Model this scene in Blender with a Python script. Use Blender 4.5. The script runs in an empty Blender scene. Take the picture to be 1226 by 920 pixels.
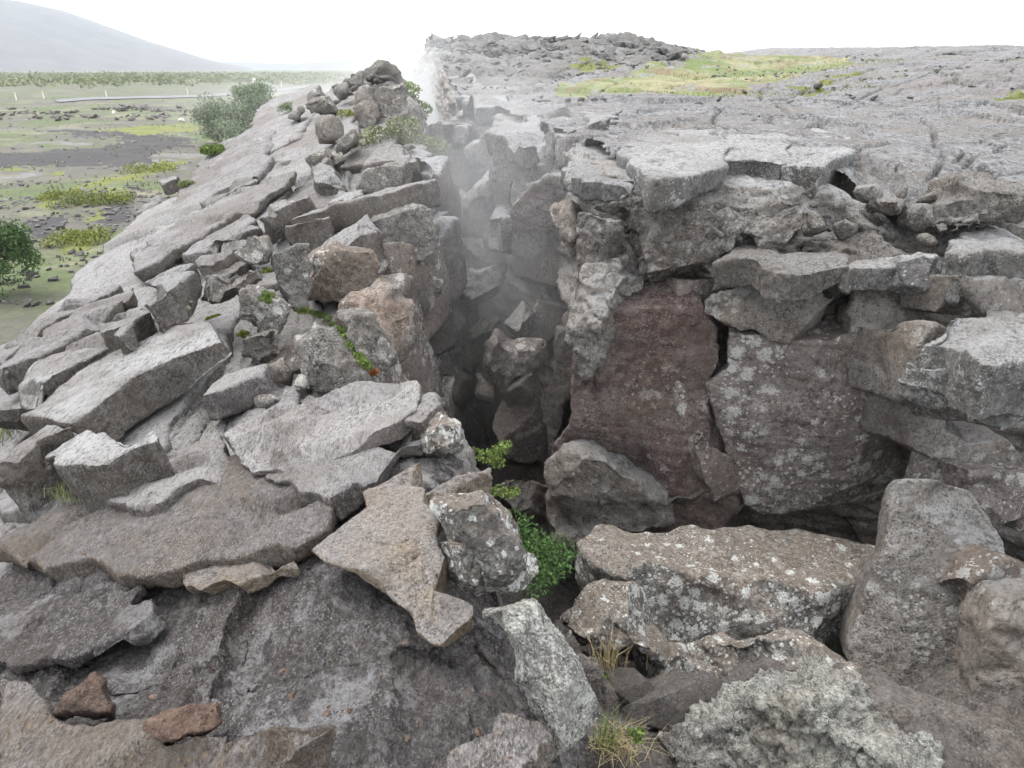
import bpy, bmesh, math, random
import numpy as np
from mathutils import Vector
random.seed(7)
RNG = np.random.default_rng(7)
sc = bpy.context.scene
COL = sc.collection
R = math.radians
# ------------------------------------------------------------------ camera, world, sun, exposure
PITCH = R(24.0)
F = 851.0                      # focal length in pixels of the 1226 x 920 photograph
cam_d = bpy.data.cameras.new('camera')
cam = bpy.data.objects.new('camera', cam_d); COL.objects.link(cam)
cam.location = (0, 0, 0)
cam.rotation_euler = (R(90) - PITCH, 0, 0)
cam_d.sensor_width = 36.0
cam_d.lens = 36.0 * F / 1226.0
cam_d.clip_start = 0.05
cam_d.clip_end = 30000
sc.camera = cam

SUN_EL, SUN_AZ = R(62), R(300)          # overcast: the sun is only a broad soft bias, high on the left
world = bpy.data.worlds.new('World'); sc.world = world
world.use_nodes = True
wn, wl = world.node_tree.nodes, world.node_tree.links
wn.clear()
wo = wn.new('ShaderNodeOutputWorld'); bg = wn.new('ShaderNodeBackground')
sky = wn.new('ShaderNodeTexSky'); sky.sky_type = 'NISHITA'; sky.sun_disc = False
sky.sun_elevation = SUN_EL; sky.sun_rotation = SUN_AZ
sky.dust_density = 4.0; sky.air_density = 1.0
mixw = wn.new('ShaderNodeMix'); mixw.data_type = 'RGBA'; mixw.inputs[0].default_value = 0.88
mixw.inputs[7].default_value = (10.2, 10.4, 10.7, 1)     # closed cloud cover
wl.new(sky.outputs[0], mixw.inputs[6]); wl.new(mixw.outputs[2], bg.inputs[0])
bg.inputs[1].default_value = 0.105
wl.new(bg.outputs[0], wo.inputs[0])

sun_d = bpy.data.lights.new('sun', 'SUN'); sun_d.energy = 1.5; sun_d.angle = R(32); sun_d.color = (1, 0.97, 0.93)
sun = bpy.data.objects.new('sun', sun_d); COL.objects.link(sun)
sd = Vector((math.sin(SUN_AZ) * math.cos(SUN_EL), math.cos(SUN_AZ) * math.cos(SUN_EL), math.sin(SUN_EL)))
sun.rotation_euler = (-sd).to_track_quat('-Z', 'Y').to_euler()
sc.view_settings.view_transform = 'Standard'; sc.view_settings.look = 'None'
sc.view_settings.exposure = 1.12; sc.view_settings.gamma = 1.0
try:
    sc.cycles.volume_bounces = 1
    sc.cycles.max_bounces = 6
    sc.cycles.volume_step_rate = 1.0
    sc.cycles.volume_max_steps = 96
except Exception:
    pass

# ------------------------------------------------------------------ projection of photo pixels
CR = dict(O0=(0, 0, 1), A=(0, 0, 2.968), B=(400, 0, 2.919), C=(810, 0, 2.947), D=(0, 300, 2.968), E=(400, 300, 2.919),
          F=(810, 300, 2.947), G=(0, 610, 2.968), H=(400, 610, 2.919), I=(810, 610, 2.947), J=(450, 40, 4.087),
          K=(480, 380, 2.875), L=(160, 70, 3.226), M=(240, 280, 3.831), N=(640, 110, 3.831), O=(960, 180, 4.602),
          P=(0, 440, 4.379), Q=(640, 480, 3.831))
def px(crop, pts):
    ox, oy, s = CR[crop]
    return [(ox + a / s, oy + b / s) for a, b in pts]
cP, sP = math.cos(PITCH), math.sin(PITCH)
def ray(u, v):
    a, b = (u - 613.0) / F, (460.0 - v) / F
    return np.array([a, cP + b * sP, -sP + b * cP])
def at(u, v, D):                # the point on that ray at ground distance y = D
    d = ray(u, v); return d * (D / d[1])
def on_plane(u, v, p0, n):
    d = ray(u, v); return d * (np.dot(p0, n) / np.dot(d, n))
def on_z(u, v, z):
    d = ray(u, v); return d * (z / d[2])

# ------------------------------------------------------------------ noise
_p = np.random.default_rng(3).permutation(256).astype(np.int32)
PERM = np.concatenate([_p, _p, _p])
_g = np.random.default_rng(4).normal(size=(256, 3)); GRAD = (_g / np.linalg.norm(_g, axis=1)[:, None]).astype(np.float32)
def perlin(P):
    P = np.asarray(P, dtype=np.float32)
    i = np.floor(P).astype(np.int32); f = P - i; i &= 255
    u = f * f * f * (f * (f * 6 - 15) + 10)
    out = 0
    for dx in (0, 1):
        wx = u[:, 0] if dx else 1 - u[:, 0]
        a = PERM[i[:, 0] + dx]
        for dy in (0, 1):
            wy = wx * (u[:, 1] if dy else 1 - u[:, 1])
            b = PERM[a + i[:, 1] + dy]
            for dz in (0, 1):
                w = wy * (u[:, 2] if dz else 1 - u[:, 2])
                g = GRAD[PERM[b + i[:, 2] + dz]]
                out = out + w * (g[:, 0] * (f[:, 0] - dx) + g[:, 1] * (f[:, 1] - dy) + g[:, 2] * (f[:, 2] - dz))
    return out * 1.5
def fbm(P, wl0, octs=4, rough=0.5, off=0.0):
    s, a, k = 0, 1.0, 1.0 / wl0
    for o in range(octs):
        s = s + a * perlin(P * k + 17.3 * o + off); a *= rough; k *= 2.03
    return s
def billow(P, wl0, octs=3, rough=0.5, off=0.0):
    s, a, k = 0, 1.0, 1.0 / wl0
    for o in range(octs):
        s = s + a * (np.abs(perlin(P * k + 11.7 * o + off)) - 0.25); a *= rough; k *= 2.1
    return s
def n2(x, y, wl0, octs=4, rough=0.5, off=0.0):
    x = np.asarray(x, float); y = np.asarray(y, float)
    x, y = np.broadcast_arrays(x, y)
    return fbm(np.stack([x.ravel(), y.ravel(), np.full(x.size, 0.37)], 1), wl0, octs, rough, off).reshape(x.shape)
def hash2(a, b):
    h = np.sin(a * 127.1 + b * 311.7) * 43758.5453
    return h - np.floor(h)

# ------------------------------------------------------------------ materials
MATS = {}
def _mk(name):
    m = bpy.data.materials.new(name); m.use_nodes = True
    nt = m.node_tree; nt.nodes.clear()
    out = nt.nodes.new('ShaderNodeOutputMaterial'); b = nt.nodes.new('ShaderNodeBsdfPrincipled')
    nt.links.new(b.outputs[0], out.inputs[0])
    b.inputs['Roughness'].default_value = 0.92
    b.inputs['Specular IOR Level'].default_value = 0.25
    MATS[name] = m
    return m, nt, b
class NT:
    def __init__(s, nt): s.nt = nt
    def link(s, a, b): s.nt.links.new(a, b)
    def coord(s, kind='Object'):
        t = s.nt.nodes.new('ShaderNodeTexCoord'); oi = s.nt.nodes.new('ShaderNodeObjectInfo')
        m = s.nt.nodes.new('ShaderNodeMath'); m.operation = 'MULTIPLY'; m.inputs[1].default_value = 37.0
        s.link(oi.outputs['Random'], m.inputs[0])
        v = s.nt.nodes.new('ShaderNodeVectorMath'); v.operation = 'ADD'
        s.link(t.outputs[kind], v.inputs[0]); s.link(m.outputs[0], v.inputs[1])
        s.rnd = oi.outputs['Random']
        return v.outputs[0]
    def noise(s, vec, scale, detail=4, rough=0.6, dist=0.0):
        n = s.nt.nodes.new('ShaderNodeTexNoise'); n.inputs['Scale'].default_value = scale
        n.inputs['Detail'].default_value = detail; n.inputs['Roughness'].default_value = rough
        n.inputs['Distortion'].default_value = dist
        s.link(vec, n.inputs['Vector']); return n.outputs['Fac']
    def voro(s, vec, scale, out='Distance'):
        n = s.nt.nodes.new('ShaderNodeTexVoronoi'); n.inputs['Scale'].default_value = scale
        s.link(vec, n.inputs['Vector']); return n.outputs[out]
    def mr(s, val, a, b, c=0.0, d=1.0):
        n = s.nt.nodes.new('ShaderNodeMapRange'); n.inputs[1].default_value = a; n.inputs[2].default_value = b
        n.inputs[3].default_value = c; n.inputs[4].default_value = d; s.link(val, n.inputs[0]); return n.outputs[0]
    def math(s, op, a, b):
        n = s.nt.nodes.new('ShaderNodeMath'); n.operation = op
        for k, q in enumerate((a, b)):
            if isinstance(q, (int, float)): n.inputs[k].default_value = q
            else: s.link(q, n.inputs[k])
        return n.outputs[0]
    def mix(s, fac, a, b, blend='MIX'):
        n = s.nt.nodes.new('ShaderNodeMix'); n.data_type = 'RGBA'; n.blend_type = blend
        for k, q in ((0, fac), (6, a), (7, b)):
            if isinstance(q, (int, float)): n.inputs[k].default_value = q
            elif isinstance(q, tuple): n.inputs[k].default_value = (*q, 1)
            else: s.link(q, n.inputs[k])
        return n.outputs[2]
    def bump(s, h, strength, dist, prev=None):
        n = s.nt.nodes.new('ShaderNodeBump'); n.inputs['Strength'].default_value = strength
        n.inputs['Distance'].default_value = dist; s.link(h, n.inputs['Height'])
        if prev is not None: s.link(prev, n.inputs['Normal'])
        return n.outputs[0]

def rock(name, a, b, pale=(0.42, 0.43, 0.43), lich=0.4, spots=0.4, stain=None, stain_amt=0.3, crust=None, crust_amt=0.5,
         dark=(0.045, 0.042, 0.04), sc_=1.0, bump=1.0, streak=None, moss=None, gr=1.0, cover=0.42, ochre=0.0, cth=(0.27, 0.45)):
    """basalt: two tones, mottling, dark vesicles, pale lichen in clusters and round spots, stains"""
    m, nt, bs = _mk(name); q = NT(nt)
    v = q.coord()
    if streak:
        mp = nt.nodes.new('ShaderNodeMapping'); mp.inputs['Rotation'].default_value = (0, 0, R(streak[0]))
        mp.inputs['Scale'].default_value = streak[1]; q.link(v, mp.inputs[0]); vs = mp.outputs[0]
    else: vs = v
    kc = None
    c = q.mix(q.mr(q.noise(v, 1.7 * sc_, 8, 0.68), 0.36, 0.62), a, b)
    pat = q.noise(v, 5.0 * sc_, 6, 0.7, 0.4)
    c = q.mix(q.mr(pat, 0.55, 0.68, 0, 0.55), c, tuple(min(1, x * 1.45) for x in b))
    c = q.mix(q.mr(pat, 0.45, 0.32, 0, 0.5), c, tuple(x * 0.6 for x in a))
    if stain:
        c = q.mix(q.math('MULTIPLY', q.mr(q.noise(v, 2.3 * sc_, 5, 0.6, 0.6), 0.5 - .07 * (stain_amt >= 1), 0.68 - .03 * (stain_amt >= 1)), stain_amt), c, stain)
    if crust:                                        # weathered skin on faces turned up; where pale it also paints in top light
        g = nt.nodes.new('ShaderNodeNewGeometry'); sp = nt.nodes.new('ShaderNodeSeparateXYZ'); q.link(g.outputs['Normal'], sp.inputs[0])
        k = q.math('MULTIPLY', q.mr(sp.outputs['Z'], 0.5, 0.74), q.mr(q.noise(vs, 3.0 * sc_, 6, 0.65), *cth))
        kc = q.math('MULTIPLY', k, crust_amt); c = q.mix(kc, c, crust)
    mott = q.noise(vs, 13 * sc_, 7, 0.72)
    c = q.mix(q.math('MULTIPLY', q.mr(mott, 0.5, 0.66), 0.8 * lich), c, pale)
    c = q.mix(q.mr(mott, 0.44, 0.32, 0, 0.6), c, dark)
    blot = q.noise(vs, 27 * sc_, 4, 0.7, 0.3)
    bm_ = q.mr(q.noise(v, 2.2 * sc_, 4, 0.6), 0.36, 0.6, 0.25, 1.0)
    c = q.mix(q.math('MULTIPLY', bm_, q.mr(blot, 0.49, 0.39, 0, 0.72)), c, dark)
    c = q.mix(q.math('MULTIPLY', bm_, q.mr(blot, 0.54, 0.62, 0, 0.5 * (0.35 + lich))), c, pale)
    c = q.mix(q.math('MULTIPLY', q.mr(q.noise(v, 0.9 * sc_, 5, 0.65), 0.47, 0.62), 0.45), c, tuple(0.5 * (x + y) * k_ for x, y, k_ in zip(a, b, (0.95, 0.82, 0.68))))
    grain = q.noise(vs, 75 * sc_, 3, 0.65)
    gmod = q.mr(q.noise(v, 3.1 * sc_, 3, 0.6), 0.38, 0.62, 0.25, 1.0)
    c = q.mix(q.math('MULTIPLY', gmod, q.mr(grain, 0.44, 0.34, 0, min(1, 0.85 * gr))), c, dark)
    c = q.mix(q.math('MULTIPLY', gmod, q.mr(grain, 0.55, 0.65, 0, min(1, 0.65 * gr * (0.4 + lich)))), c, pale)
    vein = q.noise(v, 1.1 * sc_, 6, 0.6, 1.2)
    c = q.mix(q.mr(q.math('ABSOLUTE', q.math('SUBTRACT', vein, 0.5), 0.0), 0.010, 0.0, 0, 0.38), c, dark)
    if ochre:
        c = q.mix(q.math('MULTIPLY', q.mr(q.noise(vs, 30 * sc_, 3, 0.6), 0.62, 0.68), ochre), c, (0.40, 0.27, 0.15))
    if moss:
        c = q.mix(q.math('MULTIPLY', q.mr(q.noise(v, 2.6, 6, 0.7), 0.5, 0.62), moss[3]), c, moss[:3])
    if spots > 0:
        wob = q.math('MULTIPLY', q.math('SUBTRACT', q.noise(v, 38 * sc_, 4, 0.7), 0.5), 0.95)
        cl = q.mr(q.noise(v, 1.6 * sc_, 3, 0.5), cover, cover + 0.28, 0, 1)
        for scale, thr in ((7 * sc_, 0.42), (22 * sc_, 0.36)):
            d = q.math('ADD', q.voro(v, scale), wob)
            if kc is not None: d = q.math('ADD', d, q.math('MULTIPLY', kc, .22))
            th = q.math('MULTIPLY', cl, thr)
            mk = q.mr(q.math('SUBTRACT', th, d), 0.0, 0.07)
            c = q.mix(q.math('MULTIPLY', q.math('MULTIPLY', mk, q.mr(grain, 0.36, 0.5, 0.25, 1)), min(1.0, spots)), c, tuple(min(0.72, x * 1.3) for x in pale))
    tone = q.mr(q.rnd, 0, 1, 0.86, 1.12)
    cc = nt.nodes.new('ShaderNodeVectorMath'); cc.operation = 'SCALE'; q.link(c, cc.inputs[0]); q.link(tone, cc.inputs['Scale'])
    q.link(cc.outputs[0], bs.inputs['Base Color'])
    h1 = q.bump(mott, 0.9 * bump, 0.04 / sc_)
    h1 = q.bump(blot, 0.7 * bump, 0.02 / sc_, h1)
    h2 = q.bump(grain, 0.85 * bump, 0.012 / sc_, h1)
    q.link(h2, bs.inputs['Normal'])
    return m
def leafmat(name, a, b, trans=0.25):
    m, nt, bs = _mk(name); q = NT(nt)
    v = q.coord()
    c = q.mix(q.mr(q.noise(v, 9, 4, 0.7), 0.35, 0.65), a, b)
    c = q.mix(q.mr(q.noise(v, 45, 2, 0.6), 0.4, 0.65, 0, 0.6), c, tuple(x * 1.5 for x in b))
    q.link(c, bs.inputs['Base Color']); bs.inputs['Roughness'].default_value = 0.75
    return m
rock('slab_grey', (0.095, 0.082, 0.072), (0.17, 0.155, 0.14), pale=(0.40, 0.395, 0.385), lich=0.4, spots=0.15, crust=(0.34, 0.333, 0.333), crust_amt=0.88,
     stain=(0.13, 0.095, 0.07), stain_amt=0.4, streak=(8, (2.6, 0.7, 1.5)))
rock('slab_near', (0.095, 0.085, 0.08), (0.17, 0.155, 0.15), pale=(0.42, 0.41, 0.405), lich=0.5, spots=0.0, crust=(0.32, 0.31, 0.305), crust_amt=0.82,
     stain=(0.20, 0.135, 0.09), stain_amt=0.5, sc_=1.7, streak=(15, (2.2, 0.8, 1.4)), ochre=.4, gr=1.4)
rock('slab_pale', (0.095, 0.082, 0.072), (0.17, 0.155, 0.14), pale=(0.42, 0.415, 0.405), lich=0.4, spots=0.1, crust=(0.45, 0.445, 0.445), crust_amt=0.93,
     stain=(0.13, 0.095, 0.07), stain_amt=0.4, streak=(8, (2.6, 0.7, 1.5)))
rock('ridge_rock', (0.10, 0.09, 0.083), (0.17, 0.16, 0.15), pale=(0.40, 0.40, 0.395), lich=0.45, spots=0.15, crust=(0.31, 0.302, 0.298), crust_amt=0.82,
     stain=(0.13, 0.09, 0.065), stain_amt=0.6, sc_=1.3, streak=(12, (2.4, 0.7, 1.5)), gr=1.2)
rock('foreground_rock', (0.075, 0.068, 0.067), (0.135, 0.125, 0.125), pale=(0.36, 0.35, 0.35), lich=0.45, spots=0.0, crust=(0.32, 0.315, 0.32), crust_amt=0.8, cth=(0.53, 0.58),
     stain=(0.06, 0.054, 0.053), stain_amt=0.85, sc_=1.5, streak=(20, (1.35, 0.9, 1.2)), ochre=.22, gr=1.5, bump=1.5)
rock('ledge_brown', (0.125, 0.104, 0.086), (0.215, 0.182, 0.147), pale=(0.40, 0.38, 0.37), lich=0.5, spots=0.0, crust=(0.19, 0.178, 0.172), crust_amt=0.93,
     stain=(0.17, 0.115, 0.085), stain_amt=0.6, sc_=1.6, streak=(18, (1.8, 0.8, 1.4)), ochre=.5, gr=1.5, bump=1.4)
rock('crest_rock', (0.135, 0.125, 0.115), (0.23, 0.217, 0.20), pale=(0.40, 0.40, 0.38), lich=0.5, spots=0.7, stain=(0.24, 0.14, 0.07), stain_amt=0.25, sc_=1.2, gr=1.5)
rock('orange_rock', (0.15, 0.13, 0.115), (0.24, 0.20, 0.17), pale=(0.43, 0.42, 0.39), lich=0.5, spots=0.9, stain=(0.27, 0.15, 0.085), stain_amt=0.4, sc_=1.2, gr=1.5)
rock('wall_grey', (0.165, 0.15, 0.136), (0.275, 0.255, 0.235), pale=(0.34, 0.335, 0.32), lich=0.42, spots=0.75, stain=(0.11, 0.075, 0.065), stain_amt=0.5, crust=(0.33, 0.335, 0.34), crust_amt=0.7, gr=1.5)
rock('wall_slab', (0.175, 0.15, 0.137), (0.27, 0.238, 0.219), pale=(0.36, 0.355, 0.34), lich=0.3, spots=1.0, stain=(0.085, 0.055, 0.05), stain_amt=0.5, gr=1.5, cover=0.31)
rock('wall_red', (0.135, 0.105, 0.097), (0.21, 0.175, 0.16), pale=(0.36, 0.34, 0.33), lich=0.22, spots=0.45, stain=(0.105, 0.058, 0.053), stain_amt=1.0, sc_=0.75, gr=1.5)
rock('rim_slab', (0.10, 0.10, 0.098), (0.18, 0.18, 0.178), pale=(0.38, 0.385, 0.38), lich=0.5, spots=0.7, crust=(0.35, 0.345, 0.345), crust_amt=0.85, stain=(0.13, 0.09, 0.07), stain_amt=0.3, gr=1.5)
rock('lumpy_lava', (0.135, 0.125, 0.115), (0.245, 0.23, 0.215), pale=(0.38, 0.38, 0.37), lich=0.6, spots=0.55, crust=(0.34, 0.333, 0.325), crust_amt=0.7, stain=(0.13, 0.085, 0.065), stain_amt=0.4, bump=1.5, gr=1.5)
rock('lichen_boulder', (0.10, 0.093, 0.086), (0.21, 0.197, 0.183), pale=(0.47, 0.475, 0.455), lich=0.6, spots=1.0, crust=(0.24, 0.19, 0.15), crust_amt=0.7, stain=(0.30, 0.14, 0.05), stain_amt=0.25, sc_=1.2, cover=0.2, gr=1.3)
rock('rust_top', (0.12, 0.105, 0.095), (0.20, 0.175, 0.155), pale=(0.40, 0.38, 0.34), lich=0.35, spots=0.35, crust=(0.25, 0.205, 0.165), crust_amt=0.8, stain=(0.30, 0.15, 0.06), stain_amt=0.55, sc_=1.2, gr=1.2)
rock('lichen_crust', (0.22, 0.21, 0.20), (0.52, 0.515, 0.465), pale=(0.74, 0.75, 0.69), lich=1.0, spots=0.35, dark=(0.05, 0.042, 0.045), sc_=2.0, bump=2.0, gr=1.6)
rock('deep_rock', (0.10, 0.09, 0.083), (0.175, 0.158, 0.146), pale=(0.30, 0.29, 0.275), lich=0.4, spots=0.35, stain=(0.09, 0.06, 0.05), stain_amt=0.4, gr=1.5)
rock('mossy_rock', (0.075, 0.07, 0.06), (0.13, 0.12, 0.10), pale=(0.26, 0.26, 0.21), lich=0.4, spots=0.2, moss=(0.075, 0.09, 0.035, 0.6))
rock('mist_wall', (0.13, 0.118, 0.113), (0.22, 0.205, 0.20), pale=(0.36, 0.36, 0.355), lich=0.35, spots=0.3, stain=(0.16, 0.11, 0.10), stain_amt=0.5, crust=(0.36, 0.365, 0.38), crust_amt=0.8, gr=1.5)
rock('porous_stone', (0.10, 0.07, 0.06), (0.24, 0.165, 0.13), pale=(0.36, 0.28, 0.23), lich=0.6, spots=0.0, sc_=3.0, bump=1.8, dark=(0.03, 0.024, 0.022))
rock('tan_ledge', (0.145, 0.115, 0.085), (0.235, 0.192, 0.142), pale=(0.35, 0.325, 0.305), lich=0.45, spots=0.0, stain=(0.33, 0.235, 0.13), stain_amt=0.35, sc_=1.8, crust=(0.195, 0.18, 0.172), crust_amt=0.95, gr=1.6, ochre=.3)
rock('plateau_rock', (0.205, 0.203, 0.204), (0.305, 0.304, 0.31), pale=(0.44, 0.445, 0.455), lich=0.5, spots=0.15, stain=(0.165, 0.13, 0.11), stain_amt=0.55, gr=1.5, bump=1.5, sc_=0.7, streak=(80, (1.0, 0.6, 1)))
rock('rubble', (0.075, 0.073, 0.071), (0.20, 0.196, 0.19), pale=(0.36, 0.36, 0.36), lich=0.5, spots=0.0, sc_=0.8)

def groundmat(name, cols, scale, bump=0.5):
    m, nt, bs = _mk(name); q = NT(nt); v = q.coord()
    c = cols[0]
    for k, (col, lo, hi) in enumerate(cols[1:]):
        mp = nt.nodes.new('ShaderNodeMapping'); mp.inputs['Location'].default_value = (k * 31.7, k * 11.1, 0); q.link(v, mp.inputs[0])
        c = q.mix(q.mr(q.noise(mp.outputs[0], scale * (1 + 0.7 * k), 8, 0.66, 0.3), lo, hi), c, col)
    g = q.noise(v, scale * 40, 4, 0.7)
    g2 = q.noise(v, scale * 11, 5, 0.7)
    c = q.mix(q.mr(g2, 0.5, 0.32, 0, 0.6), c, tuple(x * 0.5 for x in cols[0]))
    c = q.mix(q.mr(g, 0.6, 0.3, 0, 0.55), c, tuple(x * 0.45 for x in cols[0]))
    q.link(c, bs.inputs['Base Color'])
    q.link(q.bump(g, bump, 0.04), bs.inputs['Normal'])
    return m
groundmat('plain', [(0.125, 0.117, 0.10), ((0.105, 0.135, 0.055), 0.44, 0.54), ((0.21, 0.20, 0.135), 0.53, 0.63), ((0.20, 0.195, 0.19), 0.56, 0.66)], 0.11)
groundmat('gravel', [(0.058, 0.054, 0.056), ((0.075, 0.07, 0.07), 0.4, 0.6)], 0.5)
groundmat('asphalt', [(0.19, 0.19, 0.20), ((0.24, 0.24, 0.25), 0.4, 0.6)], 0.5)
groundmat('grass_field', [(0.17, 0.21, 0.085), ((0.33, 0.31, 0.19), 0.44, 0.6), ((0.23, 0.165, 0.12), 0.52, 0.62), ((0.28, 0.28, 0.28), 0.57, 0.62)], 0.42, 1.0)
groundmat('moss_patch', [(0.16, 0.18, 0.05), ((0.24, 0.25, 0.08), 0.4, 0.6), ((0.10, 0.09, 0.05), 0.55, 0.7)], 1.3, 1.0)
groundmat('far_slope', [(0.055, 0.057, 0.066), ((0.10, 0.10, 0.105), 0.42, 0.6)], 0.02)
groundmat('soil', [(0.085, 0.073, 0.068), ((0.12, 0.10, 0.092), 0.4, 0.62)], 3.0, 0.8)
leafmat('leaf_fern', (0.04, 0.085, 0.025), (0.075, 0.14, 0.04))
leafmat('leaf_bright', (0.085, 0.13, 0.03), (0.15, 0.20, 0.055))
leafmat('leaf_moss', (0.10, 0.13, 0.03), (0.20, 0.22, 0.05))
leafmat('leaf_shrub', (0.14, 0.175, 0.11), (0.215, 0.255, 0.165))
leafmat('leaf_birch', (0.045, 0.085, 0.03), (0.085, 0.14, 0.05))
leafmat('leaf_scrub', (0.10, 0.125, 0.055), (0.17, 0.19, 0.085))
leafmat('leaf_red', (0.16, 0.05, 0.02), (0.28, 0.12, 0.04))
leafmat('dry_blade', (0.30, 0.24, 0.13), (0.42, 0.35, 0.20))
leafmat('bark', (0.10, 0.085, 0.07), (0.16, 0.14, 0.12))
def plain(name, col, rough=0.6):
    m, nt, bs = _mk(name); bs.inputs['Base Color'].default_value = (*col, 1); bs.inputs['Roughness'].default_value = rough
    return m
plain('post_white', (0.75, 0.75, 0.73)); plain('post_yellow', (0.7, 0.5, 0.1)); plain('quartz', (0.55, 0.55, 0.55), .9)
plain('cushion', (0.17, 0.17, 0.13), 0.95); plain('wool', (0.72, 0.70, 0.64), 0.95)

# ------------------------------------------------------------------ mesh helpers
def mesh_np(name, V, Fc, smooth=True):
    me = bpy.data.meshes.new(name)
    V = np.asarray(V, dtype=np.float32); Fc = np.asarray(Fc, dtype=np.int32)
    k = Fc.shape[1]
    me.vertices.add(len(V)); me.vertices.foreach_set('co', V.ravel())
    me.loops.add(Fc.size); me.loops.foreach_set('vertex_index', Fc.ravel())
    me.polygons.add(len(Fc)); me.polygons.foreach_set('loop_start', np.arange(0, Fc.size, k, dtype=np.int32))
    me.polygons.foreach_set('loop_total', np.full(len(Fc), k, dtype=np.int32))
    me.polygons.foreach_set('use_smooth', np.full(len(Fc), smooth, dtype=bool))
    me.update(calc_edges=True); me.validate()
    return me
def link(name, me, mat, parent=None):
    o = bpy.data.objects.new(name, me); COL.objects.link(o)
    if mat and not me.materials: me.materials.append(MATS[mat])
    if parent is not None: o.parent = parent
    return o
def tag(o, label=None, cat=None, group=None, kind=None):
    for k, q in (('label', label), ('category', cat), ('group', group), ('kind', kind)):
        if q: o[k] = q
    return o
def rebase(o):
    """move the origin of a world-space mesh to the middle of its base"""
    me = o.data; n = len(me.vertices); co = np.empty(n * 3, np.float32); me.vertices.foreach_get('co', co); co = co.reshape(-1, 3)
    c = np.array([(co[:, 0].min() + co[:, 0].max()) / 2, (co[:, 1].min() + co[:, 1].max()) / 2, co[:, 2].min()], np.float32)
    me.vertices.foreach_set('co', (co - c).ravel()); me.update()
    o.location = Vector(c.tolist())
    return o
def grid_faces(r, c, keep=None):
    i = np.arange(r * c).reshape(r, c)
    f = np.stack([i[:-1, :-1], i[:-1, 1:], i[1:, 1:], i[1:, :-1]], -1).reshape(-1, 4)
    if keep is not None: f = f[keep.reshape(-1)]
    return f
def grid_normals(P):
    du = np.gradient(P, axis=1); dv = np.gradient(P, axis=0)
    n = np.cross(du, dv); n /= (np.linalg.norm(n, axis=2, keepdims=True) + 1e-9)
    return n
def compact(V, Fc):
    used = np.unique(Fc); mp = np.full(len(V), -1, np.int32); mp[used] = np.arange(len(used))
    return V[used], mp[Fc]

# ------------------------------------------------------------------ the lie of the land
def ip(t, xs, ys): return np.interp(t, xs, ys)
def gL(y): return ip(y, [0, 6, 8, 10, 12, 14, 16, 18, 21, 26], [0, 0, .2, .5, .85, 1.22, 1.6, 1.95, 1.9, 1.2])
def zL(x, y): return -1.304 + 0.24 * x + gL(y)
def xcL(y): return ip(y, [.4, 1.2, 1.45, 1.9, 2.5, 2.97, 3.8, 4.8, 6.5, 8.1, 11.8, 15, 18, 26], [.30, .14, .03, -.22, -.33, -.42, -.8, -1.15, -1.1, -.85, -1.5, -2.25, -3.2, -4.8])
def xoL(y): return np.maximum(ip(y, [0, 4, 7.5, 10, 13, 14, 16, 19, 26], [-7, -6.5, -5.6, -5.8, -5.7, -5.0, -4.5, -4.2, -6]), -1.7 * y - 1.2)
def hitL(u, v, h=0.0):
    d = ray(u, v); t = np.linspace(0.6, 40, 8000); p = d[None] * t[:, None]
    s = p[:, 2] - (zL(p[:, 0], p[:, 1]) + h)
    k = np.argmax(s < 0) if (s < 0).any() else len(t) - 1
    return p[k]
def nL(p):
    e = .05; return_n = np.array([-(zL(p[0] + e, p[1]) - zL(p[0] - e, p[1])) / (2 * e), -(zL(p[0], p[1] + e) - zL(p[0], p[1] - e)) / (2 * e), 1.0])
    return return_n / np.linalg.norm(return_n)
ZP = -4.8                                        # the plain below the ridge

# ------------------------------------------------------------------ rock blocks
STYLE = {   # (wavelength, amplitude, kind) in metres; scaled with sqrt of size
    'slab':    [(.55, .028, 'f'), (.16, .012, 'f'), (.05, .008, 'b')],
    'rough':   [(.45, .05, 'f'), (.16, .036, 'b'), (.055, .022, 'b')],
    'lumpy':   [(.40, .06, 'f'), (.14, .075, 'b'), (.055, .034, 'b')],
    'flat':    [(.9, .035, 'f'), (.25, .018, 'f'), (.08, .012, 'b'), (.035, .006, 'b')],
    'boulder': [(.6, .06, 'f'), (.2, .03, 'f'), (.07, .012, 'b')],
    'crusty':  [(.35, .035, 'f'), (.11, .026, 'b'), (.04, .016, 'b'), (.018, .008, 'b')],
}
def jag(poly, n, rough, rs):
    out = []
    m = len(poly)
    per = sum(np.linalg.norm(poly[(i + 1) % m] - poly[i]) for i in range(m))
    for i in range(m):
        a, b = poly[i], poly[(i + 1) % m]; e = b - a; L = np.linalg.norm(e)
        k = max(1, int(round(L / (per / 34.0))))
        side = np.cross(n, e / (L + 1e-9))
        for j in range(k):
            t = j / k
            out.append(a + e * t + side * rs.normal() * rough * per / 34 * (1.0 if j else .5))
    return out
def remesh_obj(bm, voxel):
    me = bpy.data.meshes.new('tmp'); bm.to_mesh(me); bm.free()
    o = bpy.data.objects.new('tmp', me); COL.objects.link(o)
    md = o.modifiers.new('r', 'REMESH'); md.mode = 'VOXEL'; md.voxel_size = voxel
    dg = bpy.context.evaluated_depsgraph_get()
    ev = o.evaluated_get(dg); res = bpy.data.meshes.new_from_object(ev)
    bpy.data.objects.remove(o); bpy.data.meshes.remove(me)
    return res
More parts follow.
